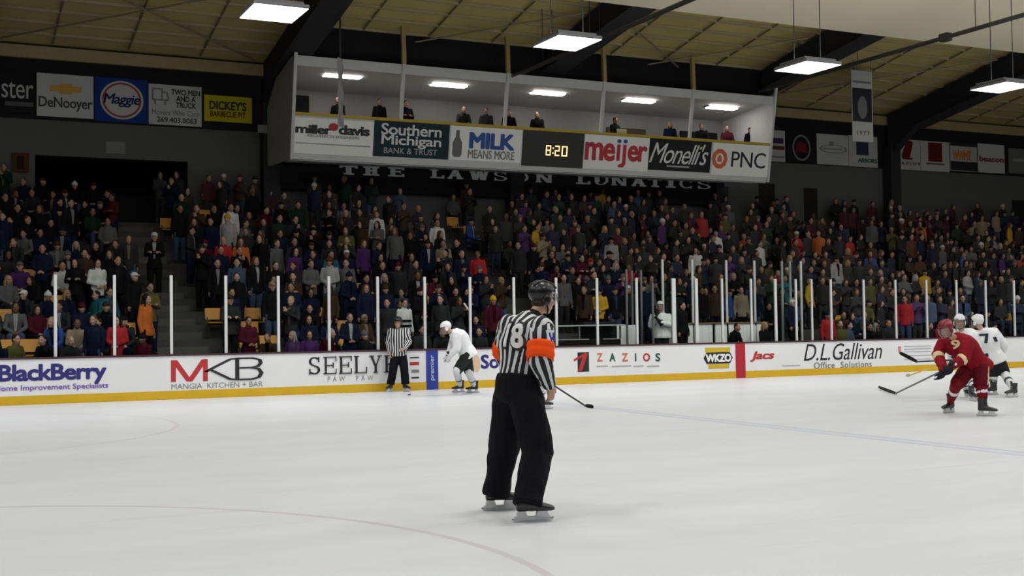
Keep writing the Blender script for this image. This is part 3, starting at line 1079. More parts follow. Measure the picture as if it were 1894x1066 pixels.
sign_on_front('advert_sign', 832, 964, 234, 299, M_signwhite, 'white press box sign with a milk bottle and big blue MILK lettering', 'sign', [
    ('lettering', text_bm('MILK', 0.05, 0, 0.95), (868, 247, 952, 277), M_signblue, 'big blue lettering'), ('lettering', text_bm('MEANS MORE', 0.01), (865, 279, 951, 295), M_inkgrey, None),
    ('logo', poly_bm([[(.2, 0), (.8, 0), (1, .1), (1, .55), (.7, .75), (.68, 1), (.32, 1), (.3, .75), (0, .55), (0, .1)]]), (838, 241, 855, 291), mat('ink_browngrey', (0.13, 0.12, 0.12), 0.5), 'dark bottle shape')])
sign_on_front('advert_sign', 1079, 1199, 250, 315, M_signwhite, 'white press box sign with red meijer lettering and two blue dots', 'sign', [
    ('lettering', text_bm('me', 0.03, 0, 0.9), (1082, 264, 1138, 298), M_signred, 'red lettering'), ('lettering', text_bm('er', 0.03, 0, 0.9), (1161, 270, 1197, 300), M_signred, 'red lettering'),
    ('lettering', poly_bm([[(0, .28), (.32, .28), (.32, 1), (0, 1)], [(.62, .12), (.95, .12), (.95, 1), (.62, 1)], [(.2, 0), (.7, 0), (.95, .15), (.62, .2), (.2, .1)]]), (1141, 268, 1158, 310), M_signred, 'red lettering'),
    ('logo', poly_bm([circ(0, 0, 1)]), (1141, 258, 1148.5, 265), M_signblue, 'blue dot'), ('logo', poly_bm([circ(0, 0, 1)]), (1152.5, 258.5, 1160, 265.5), M_signblue, 'blue dot')])
sign_on_front('advert_sign', 1200, 1314, 259, 317, mat('sign_charcoal', srgb(44, 45, 48), 0.6), 'charcoal press box sign with slanted white script lettering', 'sign', [
    ('lettering', text_bm("Monelli's", 0.0, 0.45, 0.88), (1202, 265, 1311, 304), M_paper, 'white script lettering'), ('lettering', RECT(), (1232, 307, 1274, 310), mat('ink_lightgrey', (0.42, 0.44, 0.46)), None)])
sign_on_front('advert_sign', 1316, 1421, 265, 326, M_signwhite, 'white press box sign with orange round mark and dark PNC lettering', 'sign', [
    ('logo', poly_bm(ring_polys(0, 0, 0.55, 1.0, None, None, 10) + [[(-.28, -.3), (.28, -.3), (.28, .15), (0, .42), (-.28, .15)]]), (1317, 276, 1346, 312), mat('ink_orange', srgb(214, 104, 64), 0.5), 'orange round mark'),
    ('lettering', text_bm('PNC', 0.0, 0, 0.95), (1353, 282, 1416, 311), mat('ink_slate', srgb(50, 54, 62)), None)])
M_amber = mat('amber_digit', (0.9, 0.5, 0.2), 0.5, emit=(1.0, 0.62, 0.28), estr=1.6)


def digit(ch):
    S = {'8': 'abcdefg', '2': 'abged', '0': 'abcdef'}[ch]
    w = 0.13
    P = {'a': ((0, 1), (.6, 1)), 'b': ((.6, 1), (.6, .5)), 'c': ((.6, .5), (.6, 0)), 'd': ((0, 0), (.6, 0)), 'e': ((0, 0), (0, .5)), 'f': ((0, .5), (0, 1)), 'g': ((0, .5), (.6, .5))}
    return poly_bm([seg_poly((P[s][0][0] - (w / 2 if P[s][0][1] == P[s][1][1] else 0), P[s][0][1]), (P[s][1][0] + (w / 2 if P[s][0][1] == P[s][1][1] else 0), P[s][1][1]), w) for s in S])


sign_on_front('scoreboard_clock', 966, 1078, 241, 309, mat('clock_black', (0.02, 0.018, 0.02), 0.5), 'black scoreboard clock reading 8:20 in amber digits', 'scoreboard', [
    ('digit', digit('8'), (1009, 269, 1018, 288), M_amber, None), ('digit', digit('2'), (1025.5, 270, 1034, 289), M_amber, None), ('digit', digit('0'), (1038, 271, 1048.5, 290), M_amber, None),
    ('colon', poly_bm([circ(0, 0, .5, .5, 8), circ(0, 3, .5, .5, 8)]), (1020.5, 273, 1023, 285), M_amber, None)], 0.05)

# lettering on the wall under the press box
wl = empty('wall_lettering', aty(640, 318, WY))
tag(wl, 'pale slab capitals THE LAWSON LUNATICS on the dark wall under the press box', 'wall lettering')
M_wl = mat('letter_pale', (0.8, 0.8, 0.81), 0.6)
for word, xs in (('THE', ((628, 662), (672, 702), (718, 748))), ('LAWSON', ((796, 822), (828, 857), (869, 904), (914, 938), (952, 978), (991, 1022))),
                 ('LUNATICS', ((1066, 1092), (1097, 1126), (1131, 1160), (1168, 1195), (1200, 1224), (1232, 1250), (1257, 1280), (1291, 1314)))):
    for ch, (x0, x1) in zip(word, xs):
        yb = 323 + (x0 - 640) * 0.0405
        bm = poly_bm(serif(ch, 0.3, 0.17, 0.14))
        fit(bm, aty(x0, yb, WY).x, aty(x1, yb, WY).x, aty(x0, yb, WY).z, aty(x0, yb - 17, WY).z)
        lay(bm, (0, WY - .35, 0), (1, 0, 0), (0, 0, 1), 0.0, 0.06)
        for v in bm.verts:
            v.co.x *= (WY - .35) / WY
            v.co.z = CAMZ + (v.co.z - CAMZ) * (WY - .35) / WY
        obj('letter', bm, M_wl, wl)
_bm = new_bm()
box(_bm, (GX0, WY - .33, 6.2), (GX1 + .2, WY, 7.04))
tag(obj('wall_lintel', _bm, M_wallblack), kind='structure')

# ------------------------------------------------------------------ banners along the upper wall


def banner(name, x0, ytop, x1, ybot, base, label, parts, Y=WY - 0.1, cat='banner'):
    xm, ym = (x0 + x1) / 2, (ytop + ybot) / 2
    Xa, Xb = aty(x0, ym, Y).x, aty(x1, ym, Y).x
    zt, zb = aty(xm, ytop, Y).z, aty(xm, ybot, Y).z
    b = new_bm()
    box(b, (Xa, Y, zb), (Xb, Y + 0.03, zt))
    s = obj(name, b, base)
    tag(s, label, cat)
    for q, (nm, bm, (fx0, ft, fx1, fb), m, lb) in enumerate(parts):
        # fractions of the banner, from its top left
        fit(bm, Xa + (Xb - Xa) * fx0, Xa + (Xb - Xa) * fx1, zt + (zb - zt) * fb, zt + (zb - zt) * ft)
        lay(bm, (0, Y, 0), (1, 0, 0), (0, 0, 1), 0.012 + .005 * q, 0.008)
        o = obj(nm, bm, m, s)
        if lb:
            tag(o, lb)
    return s


M_ban = mat('banner_white', (0.50, 0.50, 0.50), 0.7)
M_ban2 = mat('banner_offwhite', (0.46, 0.455, 0.44), 0.7)
banner('advert_banner', -60, 128, 64, 207, M_dark, 'black wall banner with white lettering ending in ster at the left edge', [
    ('lettering', text_bm('ster', 0.0, 0, 0.95), (.5, .27, .98, .66), M_ban, 'white lettering'),
    ('lettering', RECT(), (.55, .74, .98, .84), mat('ink_dimgrey', (0.1, 0.1, 0.1)), None)])
banner('advert_banner', 68, 138, 173, 217, M_ban, 'white wall banner with gold bow-tie emblem and dark DeNooyer lettering', [
    ('lettering', text_bm('DeNooyer', 0.02, 0, 0.95), (.03, .54, .98, .86), M_ink, None),
    ('emblem', poly_bm([[(0, .2), (.3, .2), (.3, 0), (.68, 0), (.68, .2), (.94, .2), (1, .8), (.7, .8), (.7, 1), (.32, 1), (.32, .8), (.06, .8)]]), (.22, .22, .8, .46), mat('emblem_gold', srgb(200, 150, 50), 0.5), 'gold emblem')])
banner('advert_banner', 175, 145, 273, 226, mat('banner_blue', srgb(28, 58, 128), 0.7), 'blue wall banner with a round white badge', [
    ('badge', poly_bm([circ(0, 0, 1, 1, 28)]), (.1, .06, .92, .94), M_ban, 'round white badge'), ('badge_ring', poly_bm(ring_polys(0, 0, .9, 1)), (.14, .1, .88, .9), mat('ink_dustyred', srgb(150, 70, 70)), None),
    ('lettering', text_bm('Maggie', 0.02, 0.2, 0.9), (.16, .36, .86, .66), mat('ink_darkblue', srgb(30, 40, 80)), None)])
banner('advert_banner', 275, 158, 373, 232, M_ban, 'white wall banner with black TWO MEN AND A TRUCK lettering', [
    ('lettering', text_bm('TWO MEN\nAND A\nTRUCK', 0.03), (.42, .1, .97, .56), M_ink, None), ('lettering', text_bm('Movers Who Care', 0.0), (.06, .62, .95, .76), M_inkgrey, None),
    ('lettering', text_bm('269.403.0063', 0.02), (.15, .81, .9, .94), M_ink, None), ('emblem', stroke_bm([[(0, .3), (0, 1), (.6, 1), (.6, .3), (0, .3)], [(.6, .8), (.9, .8), (1, .5), (1, .3), (.6, .3)], [(.15, 0), (.15, .3)], [(.8, 0), (.8, .3)]], .1), (.06, .1, .38, .5), M_inkgrey, None)])
banner('advert_banner', 378, 178, 466, 226, mat('banner_yellow', srgb(190, 176, 30), 0.7), "yellow wall banner with dark DICKEY'S lettering", [
    ('lettering', text_bm("DICKEY'S", 0.04), (.1, .2, .88, .55), M_ink, None), ('lettering', text_bm('BARBECUE PIT', 0.02), (.12, .6, .86, .82), mat('ink_brown', srgb(90, 50, 20)), None)])
banner('wall_box', 477, 231, 494, 246, mat('box_grey', (0.25, 0.25, 0.26), 0.6), 'small pale grey box on the dark column left of the press box', [], WY - 0.62, 'junction box')
banner('wall_sign', 22, 283, 54, 318, mat('sign_rust', srgb(80, 46, 22), 0.6), 'small rust-coloured section sign on the wall left of the dark portal', [
    ('lettering', text_bm('1', 0.03), (.3, .15, .7, .85), mat('ink_darkrust', srgb(40, 18, 10)), None)], WY - 0.1, 'sign')
banner('wall_emblem', 196, 262, 232, 284, mat('emblem_grey', (0.2, 0.2, 0.2), 0.8), 'faint grey crest on the wall above the dark portal', [], WY - 0.02, 'emblem')
banner('advert_banner', 1420, 241, 1452, 299, M_ban2, 'white wall banner with purple and brown bands beside the press box end', [
    ('band', RECT(), (0, .25, .9, .42), mat('ink_violet', srgb(70, 50, 105)), None), ('band', RECT(), (0, .5, .95, .62), mat('ink_brown', srgb(90, 50, 20)), None), ('band', RECT(), (0, .82, 1, .88), M_inkgrey, None)])
banner('advert_banner', 1455, 246, 1507, 301, M_dark, 'black wall banner with a pale ring around a dark red shape', [
    ('badge', poly_bm(ring_polys(0, 0, .86, 1)), (.2, .06, .84, .94), M_inkgrey, 'pale ring'), ('emblem', poly_bm([[(0, 0), (1, 0), (.85, .8), (.5, 1), (.15, .8)]]), (.3, .28, .74, .66), mat('ink_wine', srgb(110, 30, 48)), 'dark red shape')])
banner('advert_banner', 1511, 249, 1569, 305, M_ban2, 'white wall banner with a thin oval emblem', [
    ('badge', poly_bm(ring_polys(0, 0, .88, 1)), (.08, .34, .95, .62), M_inkgrey, 'grey oval'), ('emblem', RECT(), (.4, .24, .52, .38), M_inkgrey, None), ('lettering', RECT(), (.2, .46, .8, .5), M_inkgrey, None), ('lettering', RECT(), (.2, .74, .8, .77), mat('ink_faint', (0.38, 0.38, 0.4)), None)])
banner('advert_banner', 1570, 252, 1623, 309, M_ban2, 'white wall banner with a navy square above teal lettering', [
    ('emblem', RECT(), (.26, .2, .68, .62), mat('ink_slateblue', srgb(52, 60, 84)), 'navy square'), ('lettering', text_bm('ARBORS', 0.03), (.3, .72, .97, .86), mat('ink_teal', srgb(60, 100, 105)), None)])
banner('advert_banner', 1650, 258, 1702, 314, M_ban2, 'white wall banner with a dark red Z shape, right of the dark column', [
    ('emblem', poly_bm([[(0, .9), (.2, 1), (.85, 1), (1, .9), (.75, .1), (1, .1), (.9, 0), (.2, 0), (.1, .2), (.4, .75)]]), (.28, .04, .74, .66), mat('ink_darkred', srgb(100, 26, 32)), 'dark red Z shape'), ('lettering', text_bm('Z A Z I O S', 0.03), (.15, .74, .98, .84), mat('ink_brownish', srgb(96, 76, 66)), None)])
banner('advert_banner', 1703, 262, 1756, 317, M_ban2, 'white wall banner with a dark red block, beside the Z banner', [
    ('emblem', RECT(), (.26, .04, .74, .68), mat('ink_darkred', srgb(100, 26, 32)), 'dark red block'), ('emblem', poly_bm(ring_polys(0, 0, .6, 1)), (.4, .3, .62, .52), mat('ink_brown', srgb(90, 50, 20)), None), ('lettering', RECT(), (.18, .73, .8, .78), mat('ink_brownish', srgb(96, 76, 66)), None)])
banner('advert_banner', 1758, 265, 1807, 317, M_ban2, 'white wall banner with orange letters over a dark band', [
    ('lettering', text_bm('WWMT', 0.05, 0, .9), (.08, .26, .78, .62), mat('ink_orange2', srgb(205, 130, 70)), 'orange lettering'), ('band', RECT(), (0, .66, 1, .98), mat('ink_charcoal', srgb(50, 48, 52)), None), ('band', RECT(), (0, 0, 1, .12), mat('ink_charcoal', srgb(50, 48, 52)), None)])
banner('advert_banner', 1809, 267, 1858, 320, M_ban, 'white wall banner with one line of maroon lettering', [
    ('lettering', text_bm('beacon', 0.03), (.04, .42, .96, .62), mat('ink_maroon', srgb(120, 50, 72)), 'maroon lettering')])
banner('advert_banner', 1866, 276, 1930, 322, mat('banner_grey', (0.16, 0.16, 0.16), 0.7), 'grey wall banner at the right edge of the picture', [
    ('lettering', RECT(), (.1, .4, .9, .52), mat('ink_midgrey', (0.3, 0.3, 0.3)), None)])

# hanging cloth banners
hb = banner('hanging_banner', 1576, 131, 1614, 262, M_ban, 'tall white cloth banner hanging from the roof with a dark portrait panel', [
    ('portrait_panel', RECT(), (.02, .25, .95, .72), mat('portrait_dark', (0.035, 0.035, 0.045), 0.7), 'dark portrait panel'), ('lettering', text_bm('1 9 7 7', 0.03), (.2, .85, .82, .91), M_inkgrey, None),
    ('portrait', poly_bm([circ(0, 0, 1, 1, 20)]), (.26, .36, .72, .68), mat('portrait_mid', (0.2, 0.2, 0.21), 0.7), 'grey face oval'), ('fold', RECT(), (.05, .15, .9, .18), M_inkgrey, None)], 35.2, 'banner')
b = new_bm()
for px in (1579, 1611):
    P = aty(px, 131, 35.2)
    tube(b, [P + Vector((0, .015, 0)), (P.x, 35.215, roof_z(35.2) - .01)], 0.012, 5)
obj('hanging_wire', b, M_wire, hb)
hs = empty('hanging_banner', aty(632, 108, 33.0))
tag(hs, 'narrow grey cloth banner hanging edge-on in front of the press box at left', 'banner')
P0, P1 = aty(632, 106, 33.0), aty(631, 234, 33.0)
b = new_bm()
for k in range(8):
    za, zb = P0.z + (P1.z - P0.z) * k / 8, P0.z + (P1.z - P0.z) * (k + 1) / 8
    w0, w1 = 0.115 + 0.02 * math.sin(k * 1.9), 0.115 + 0.02 * math.sin((k + 1) * 1.9)
    hexa(b, [(P0.x - w1, 33.0, zb), (P0.x + w1, 33.25, zb), (P0.x + w1, 33.27, zb), (P0.x - w1, 33.02, zb), (P0.x - w0, 33.0, za), (P0.x + w0, 33.25, za), (P0.x + w0, 33.27, za), (P0.x - w0, 33.02, za)])
obj('cloth', b, mat('cloth_mottled', (0.30, 0.29, 0.31), 0.8, var=0.75, vscale=5), hs)
b = new_bm()
tube(b, [(P0.x, 33.12, P0.z), (P0.x, 33.12, roof_z(33.0) - .02)], 0.03, 6)
obj('hanging_rod', b, M_wire, hs)

# ------------------------------------------------------------------ figures
M_skin = mat('skin', (0.50, 0.29, 0.20), 0.55, var=0.08, vscale=14)
M_eye = mat('eye_dark', (0.03, 0.025, 0.02), 0.3)
M_lip = mat('lip', (0.36, 0.15, 0.12), 0.5)
M_shoe = mat('shoe_dark', (0.02, 0.02, 0.02), 0.5)


def hand(bm, wr, d, palm, thumb, curl=0.5, s=1.0, seg=7):
    """Palm, four bent fingers of unequal length and a thumb from the side of the palm. d: along the hand; palm: palm normal; thumb: towards the thumb."""
    wr, d, palm, thumb = Vector(wr), Vector(d).normalized(), Vector(palm).normalized(), Vector(thumb).normalized()
    loft(bm, [(wr - d * .01, thumb * .026 * s, palm * .02 * s), (wr + d * .03 * s, thumb * .036 * s, palm * .017 * s), (wr + d * .07 * s, thumb * .041 * s, palm * .015 * s), (wr + d * .098 * s, thumb * .036 * s, palm * .011 * s)], 10)
    for k, (o, ln) in enumerate(((.030, .072), (.010, .08), (-.011, .075), (-.031, .058))):
        p = wr + d * .09 * s + thumb * o * s
        a = curl * .9
        ang = 0.0
        r = .0098 * s
        for q, fr in enumerate((.45, .32, .25)):
            ang += a * (0.7 if q == 0 else 1.0)
            dd = (d * math.cos(ang) + palm * math.sin(ang)).normalized()
            e = p + dd * ln * fr * s
            rc(bm, p, e, r, r * .9, seg)
            p, r = e, r * .9
    p = wr + d * .03 * s + thumb * .03 * s
    dd = (d * .65 + thumb * .7 + palm * .25).normalized()
    e = p + dd * .042 * s
    rc(bm, p, e, .0125 * s, .011 * s, seg)
    rc(bm, e, e + (d * .85 + thumb * .25 + palm * .4 * (0.5 + curl)).normalized() * .032 * s, .011 * s, .009 * s, seg)


def head_parts(bm, c, f, u, k=1.0):
    f, u = Vector(f).normalized(), Vector(u).normalized()
    r = f.cross(u).normalized()
    u = r.cross(f).normalized()
    E3 = lambda q, a, b, d: ell(bm, q, (r * a * k, f * b * k, u * d * k))
    E3(c + (u * .03 - f * .01) * k, .076, .096, .093)
    E3(c + (-u * .035 + f * .022) * k, .060, .072, .08)
    E3(c + (-u * .09 + f * .055) * k, .03, .028, .026)
    rc(bm, c + (f * .086 + u * .02) * k, c + (f * .112 - u * .022) * k, .009 * k, .015 * k, 8)
    E3(c + (u * .036 + f * .080) * k, .052, .014, .011)
    for s in (-1, 1):
        E3(c + (r * .078 * s - f * .005 - u * .005) * k, .011, .022, .032)
        E3(c + (r * .035 * s + f * .066 - u * .028) * k, .024, .022, .024)
    E3(c + (-u * .058 + f * .086) * k, .026, .012, .006)
    E3(c + (-u * .068 + f * .084) * k, .022, .012, .006)


def torso_rings(J, pad=0.0, hem=0.10, flare=0.0, top=True, padsh=0.0):
    lat_s = (J['shR'] - J['shL']).normalized()
    lat_h = (J['hipR'] - J['hipL']).normalized()
    up0 = (J['chest'] - J['pel']).normalized()
    up1 = (J['neck'] - J['chest']).normalized()
    fr = lambda lat, up: up.cross(lat).normalized()
    mid = (J['shL'] + J['shR']) / 2
    wid = (J['shR'] - J['shL']).length / 2
    k = wid / 0.185
    R = []
    add = lambda c, lat, up, a, b: R.append((c, (lat - up * lat.dot(up)).normalized() * (a + pad), fr(lat, up) * (b + pad)))
    latm = (lat_s + lat_h).normalized()
    add(J['pel'] - up0 * hem, lat_h, up0, .165 * k + flare, .118 * k + flare)
    add(J['pel'] - up0 * hem * .3, lat_h, up0, .168 * k + flare * .7, .122 * k + flare * .7)
    add(J['pel'].lerp(J['chest'], .35), latm, up0, .148 * k, .112 * k)
    add(J['pel'].lerp(J['chest'], .7), latm, up0, .162 * k, .118 * k)
    add(J['chest'], lat_s, up0, .176 * k, .124 * k + padsh * .4)
    add(J['chest'].lerp(mid, .55), lat_s, up1, .182 * k + padsh, .114 * k + padsh * .6)
    add(mid + up1 * .02, lat_s, up1, .15 * k + padsh, .085 * k + padsh * .6)
    if top:
        add(mid.lerp(J['neck'], .55) + up1 * .012, lat_s, up1, .095 * k, .068 * k)
        add(J['neck'], lat_s, up1, .062, .06)
    return R


def arm(bm, J, s, r0, r1, r2):
    rc(bm, J['sh' + s], J['el' + s], r0, r1)
    rc(bm, J['el' + s], J['wr' + s], r1, r2)


def body_mesh(J, vox=0.012, k=1.0, hands=True, shoes=True, curl=0.5):
    bm = new_bm()
    loft(bm, torso_rings(J, -0.012, 0.06), 18)
    head_parts(bm, J['head'], J['hf'], J['hu'], k)
    u = Vector(J['hu']).normalized()
    rc(bm, J['neck'] - (J['neck'] - J['chest']).normalized() * .04, J['head'] - u * .06 * k - Vector(J['hf']).normalized() * .012, .056 * k, .052 * k)
    for s in 'LR':
        arm(bm, J, s, .052 * k, .04 * k, .028 * k)
        rc(bm, J['hip' + s], J['kn' + s], .08 * k, .055 * k)
        rc(bm, J['kn' + s], J['an' + s], .056 * k, .038 * k)
        if shoes:
            rc(bm, J['an' + s] + Vector((0, 0, -.03)), J['an' + s] + J['to' + s] * .15 + Vector((0, 0, -.05)), .042 * k, .03 * k)
        else:
            rc(bm, J['an' + s], J['an' + s] + J['to' + s] * .05 + Vector((0, 0, -.04)), .034 * k, .026 * k)
        if hands:
            hd = J.get('hd' + s) or (J['wr' + s] - J['el' + s]).normalized()
            pn = J.get('pn' + s)
            if pn is None:
                pn = frame_of(hd, (J['pel'] - J['wr' + s]))[1]
            pn = (pn - hd * pn.dot(hd)).normalized()
            th = J.get('th' + s)
            if th is None:
                th = hd.cross(pn)
                f = Vector(J['hf'])
                if th.dot(f) < 0:
                    th = -th
            hand(bm, J['wr' + s], hd, pn, th, curl, k)
    me = fuse(bm, 'person', vox, 3, 0.45)
    for m in (M_skin, M_eye, M_lip, M_shoe):
        me.materials.append(m)
    f = Vector(J['hf']).normalized()
    r = f.cross(u).normalized()
    uu = r.cross(f)
    c = J['head']
    ey = [c + (f * .088 + r * .031 * s + uu * .014) * k for s in (-1, 1)]
    mo = c + (f * .096 - uu * .063) * k
    zlow = min(J['anL'].z, J['anR'].z)
    for p in me.polygons:
        q = p.center
        if (q - c).length < .16:
            if min((q - e).length for e in ey) < .0095 * k + vox * .22:
                p.material_index = 1
            elif abs((q - mo).dot(r)) < .024 and (q - mo).length < .026 and abs((q - mo).dot(uu)) < .008 + vox * .2:
                p.material_index = 2
        elif shoes and min((q - J['anL']).length, (q - J['anR']).length) < .24 and q.z < max(J['anL'].z, J['anR'].z) + .02 and min(abs(q.z - J['anL'].z), abs(q.z - J['anR'].z)) < .12:
            p.material_index = 3
    return me


def jacket_mesh(J, vox=0.02, pad=0.022, hem=0.14, sleeve=(.064, .052, .044), collar=True, fold=0.006, seed=0.0):
    bm = new_bm()
    loft(bm, torso_rings(J, pad, hem, 0.012), 20)
    for s in 'LR':
        arm(bm, J, s, *sleeve)
    if collar:
        u = (J['neck'] - J['chest']).normalized()
        rc(bm, J['neck'] - u * .04, J['neck'] + u * .015, .08, .072)
    me = fuse(bm, 'jacket', vox, 3)
    if fold:
        wrinkle(me, fold, 9, (1, 1, .5), seed)
    return me


def trousers_mesh(J, vox=0.02, r=(.105, .078, .066), waist=0.1, fold=0.006, seed=3.0, grow=0.0, hem=-.02):
    """hem: how far below (above, if negative) the ankle joint the flat leg ends lie."""
    bm = new_bm()
    lat = (J['hipR'] - J['hipL']).normalized()
    up = (J['chest'] - J['pel']).normalized()
    fro = up.cross(lat).normalized()
    g = grow - max(0.0, 1 - (J['shR'] - J['shL']).length / .37) * .2
    loft(bm, [(J['pel'] - up * .10, lat * (.13 + g), fro * (.1 + g)), (J['pel'] - up * .04, lat * (.18 + g), fro * (.135 + g)), (J['pel'] + up * waist * .5, lat * (.172 + g), fro * (.13 + g)), (J['pel'] + up * waist, lat * (.16 + g), fro * (.118 + g))], 18)
    for s in 'LR':
        rc(bm, J['hip' + s], J['kn' + s], r[0], r[1])
        k_, e = J['kn' + s], J['an' + s]
        d = (e - k_).normalized()
        e = e + d * hem
        sx, ux, _ = frame_of(d)
        loft(bm, [(k_ - d * .03, sx * r[1] * .9, ux * r[1] * .9), (k_.lerp(e, .3), sx * (r[1] * .7 + r[2] * .3), ux * (r[1] * .7 + r[2] * .3)), (k_.lerp(e, .7), sx * r[2], ux * r[2]), (e, sx * r[2] * 1.03, ux * r[2] * 1.03)], 16)
    me = fuse(bm, 'trousers', vox, 3)
    if fold:
        wrinkle(me, fold, 9, (1, 1, .5), seed)
    return me


V = lambda x, y, z: Vector((x, y, z))


def spect_joints(pose):
    """Spectator facing -Y, feet (or seat row floor) at z = 0."""
    st = pose.startswith('stand')
    J = {}
    z0 = 0.93 if st else 0.50
    y0 = 0.0 if st else 0.16
    lean = {'sit_lean': 0.16}.get(pose, 0.0)
    J['pel'] = V(0, y0, z0)
    J['chest'] = V(0, y0 + .01 - lean * .7, z0 + .37 - lean * .1)
    J['neck'] = V(0, y0 + .005 - lean * 1.1, z0 + .555 - lean * .15)
    J['head'] = V(0, y0 - .025 - lean * 1.35, z0 + .685 - lean * .18)
    J['hf'], J['hu'] = V(0, -1, -.06), V(0, -.05, 1)
    for s, q in (('L', 1), ('R', -1)):
        J['sh' + s] = V(.168 * q, y0 + .01 - lean, z0 + .49 - lean * .13)
        J['hip' + s] = V(.095 * q, y0, z0 - .03)
        if st:
            J['kn' + s], J['an' + s] = V(.105 * q, -.015, .50), V(.11 * q, .03, .09)
        else:
            J['kn' + s], J['an' + s] = V(.13 * q, y0 - .44, .50), V(.13 * q, y0 - .42, .09)
        J['to' + s] = V(.15 * q, -1, 0).normalized()
        S = J['sh' + s]
        if pose == 'stand_down':
            J['el' + s], J['wr' + s] = S + V(.05 * q, .02, -.29), S + V(.06 * q, -.05, -.54)
        elif pose == 'stand_clasp':
            J['el' + s], J['wr' + s] = S + V(.07 * q, -.02, -.28), V(.055 * q, y0 - .2, z0 + .13)
            J['hd' + s] = V(-.8 * q, -.3, -.3).normalized()
        elif pose == 'stand_fold':
            J['el' + s], J['wr' + s] = S + V(.05 * q, -.06, -.27), V(-.02 * q, y0 - .19 - (.03 if q > 0 else 0), z0 + .28)
            J['hd' + s] = V(-1 * q, .1, .15).normalized()
        elif pose == 'stand_clap':
            J['el' + s], J['wr' + s] = S + V(.07 * q, -.1, -.25), V(.04 * q, y0 - .3, z0 + .42)
            J['hd' + s] = V(-.2 * q, -.45, .8).normalized()
        else:
            J['el' + s], J['wr' + s] = S + V(.06 * q, -.06, -.27), V(.08 * q, y0 - .3, z0 + .1)
            J['hd' + s] = V(-.4 * q, -.8, -.2).normalized()
    return J


POSES = ('stand_down', 'stand_clasp', 'stand_fold', 'stand_clap', 'sit_up', 'sit_lean')
POSEW = {'stand_down': 'standing with arms down', 'stand_clasp': 'standing with hands clasped', 'stand_fold': 'standing with arms folded', 'stand_clap': 'standing with hands raised',
         'sit_up': 'sitting upright', 'sit_lean': 'sitting and leaning forward'}
VAR = {}
for _p in POSES:
    J = spect_joints(_p)
    VAR[_p] = dict(J=J, body=body_mesh(J, 0.0135), jacket=jacket_mesh(J, 0.02, seed=len(VAR)), trousers=trousers_mesh(J, 0.022),
                   lbody=body_mesh(J, 0.03, hands=False), ljacket=jacket_mesh(J, 0.045, fold=0), ltrousers=trousers_mesh(J, 0.055, fold=0))
    jt = BVHTree.FromPolygons([v.co for v in VAR[_p]['jacket'].vertices], [tuple(q.vertices) for q in VAR[_p]['jacket'].polygons])
    bm = new_bm()          # open front showing a shirt: a strip laid on the chest
    top, low_ = J['neck'].z - .005, J['pel'].z + .12
    rows = []
    for q in range(9):
        t = q / 8
        z = top + (low_ - top) * t
        w = .052 - .03 * t
        row = []
        for sx in (-1, -.5, 0, .5, 1):
            h = jt.ray_cast(V(sx * w, -1.5, z), V(0, 1, 0), 3)
            row.append(bm.verts.new((h[0] if h[0] is not None else V(sx * w, -.1, z)) + V(0, -.006, 0)))
        rows.append(row)
    for r0_, r1_ in zip(rows, rows[1:]):
        for q in range(4):
            bm.faces.new((r0_[q], r0_[q + 1], r1_[q + 1], r1_[q]))
    bmesh.ops.solidify(bm, geom=bm.faces[:], thickness=.006)
    VAR[_p]['shirt_front'] = to_mesh(bm, 'shirt_front', True)
    bm = new_bm()          # hood folded round the neck
    n0 = J['neck']
    for q in range(12):
        a_ = math.radians(-150 + 300 * q / 11 + 90)
        b_ = math.radians(-150 + 300 * (q + 1) / 11 + 90)
        if q < 11:
            rc(bm, n0 + V(.085 * math.cos(a_), .01 + .08 * math.sin(a_), .005 + .02 * math.sin(a_)), n0 + V(.085 * math.cos(b_), .01 + .08 * math.sin(b_), .005 + .02 * math.sin(b_)), .03, .03, 8)
    ell(bm, n0 + V(0, .1, -.03), (V(.09, 0, 0), V(0, .05, 0), V(0, 0, .08)))
    VAR[_p]['hood'] = fuse(bm, 'hood', .018, 2)
    for q in ('jacket', 'trousers', 'shirt_front', 'hood'):
        VAR[_p][q].materials.append(M_dark)


def hair_mesh(kind, vox):
    """Hair or hat around a head centred at the origin, facing -Y."""
    bm = new_bm()
    X, Y, Z = V(1, 0, 0), V(0, 1, 0), V(0, 0, 1)
    if kind == 'short_hair':
        ell(bm, V(0, .022, .046), (X * .085, Y * .095, Z * .09))
        ell(bm, V(0, .06, .0), (X * .072, Y * .05, Z * .07))
    elif kind == 'long_hair':
        ell(bm, V(0, .024, .046), (X * .09, Y * .098, Z * .092))
        loft(bm, [(V(0, .06, .06), X * .07, Y * .04), (V(0, .07, -.03), X * .1, Y * .05), (V(0, .075, -.14), X * .105, Y * .045), (V(0, .08, -.22), X * .08, Y * .03)], 12)
        for s in (-1, 1):
            rc(bm, V(.075 * s, -.005, .03), V(.085 * s, -.01, -.15), .025, .02)
    elif kind == 'knit_cap':
        ell(bm, V(0, .012, .055), (X * .093, Y * .112, Z * .092))
        loft(bm, [(V(0, .008, .02), X * .097, Y * .117), (V(0, .008, .06), X * .097, Y * .117)], 18)
        ell(bm, V(0, .015, .155), (X * .025, Y * .025, Z * .025))
    elif kind == 'peaked_cap':
        ell(bm, V(0, .012, .055), (X * .088, Y * .107, Z * .082))
        loft(bm, [(V(0, -.07, .058), X * .07, Z * .012), (V(0, -.13, .05), X * .066, Z * .01), (V(0, -.175, .04), X * .04, Z * .008)], 12)
    return fuse(bm, kind, vox, 2)


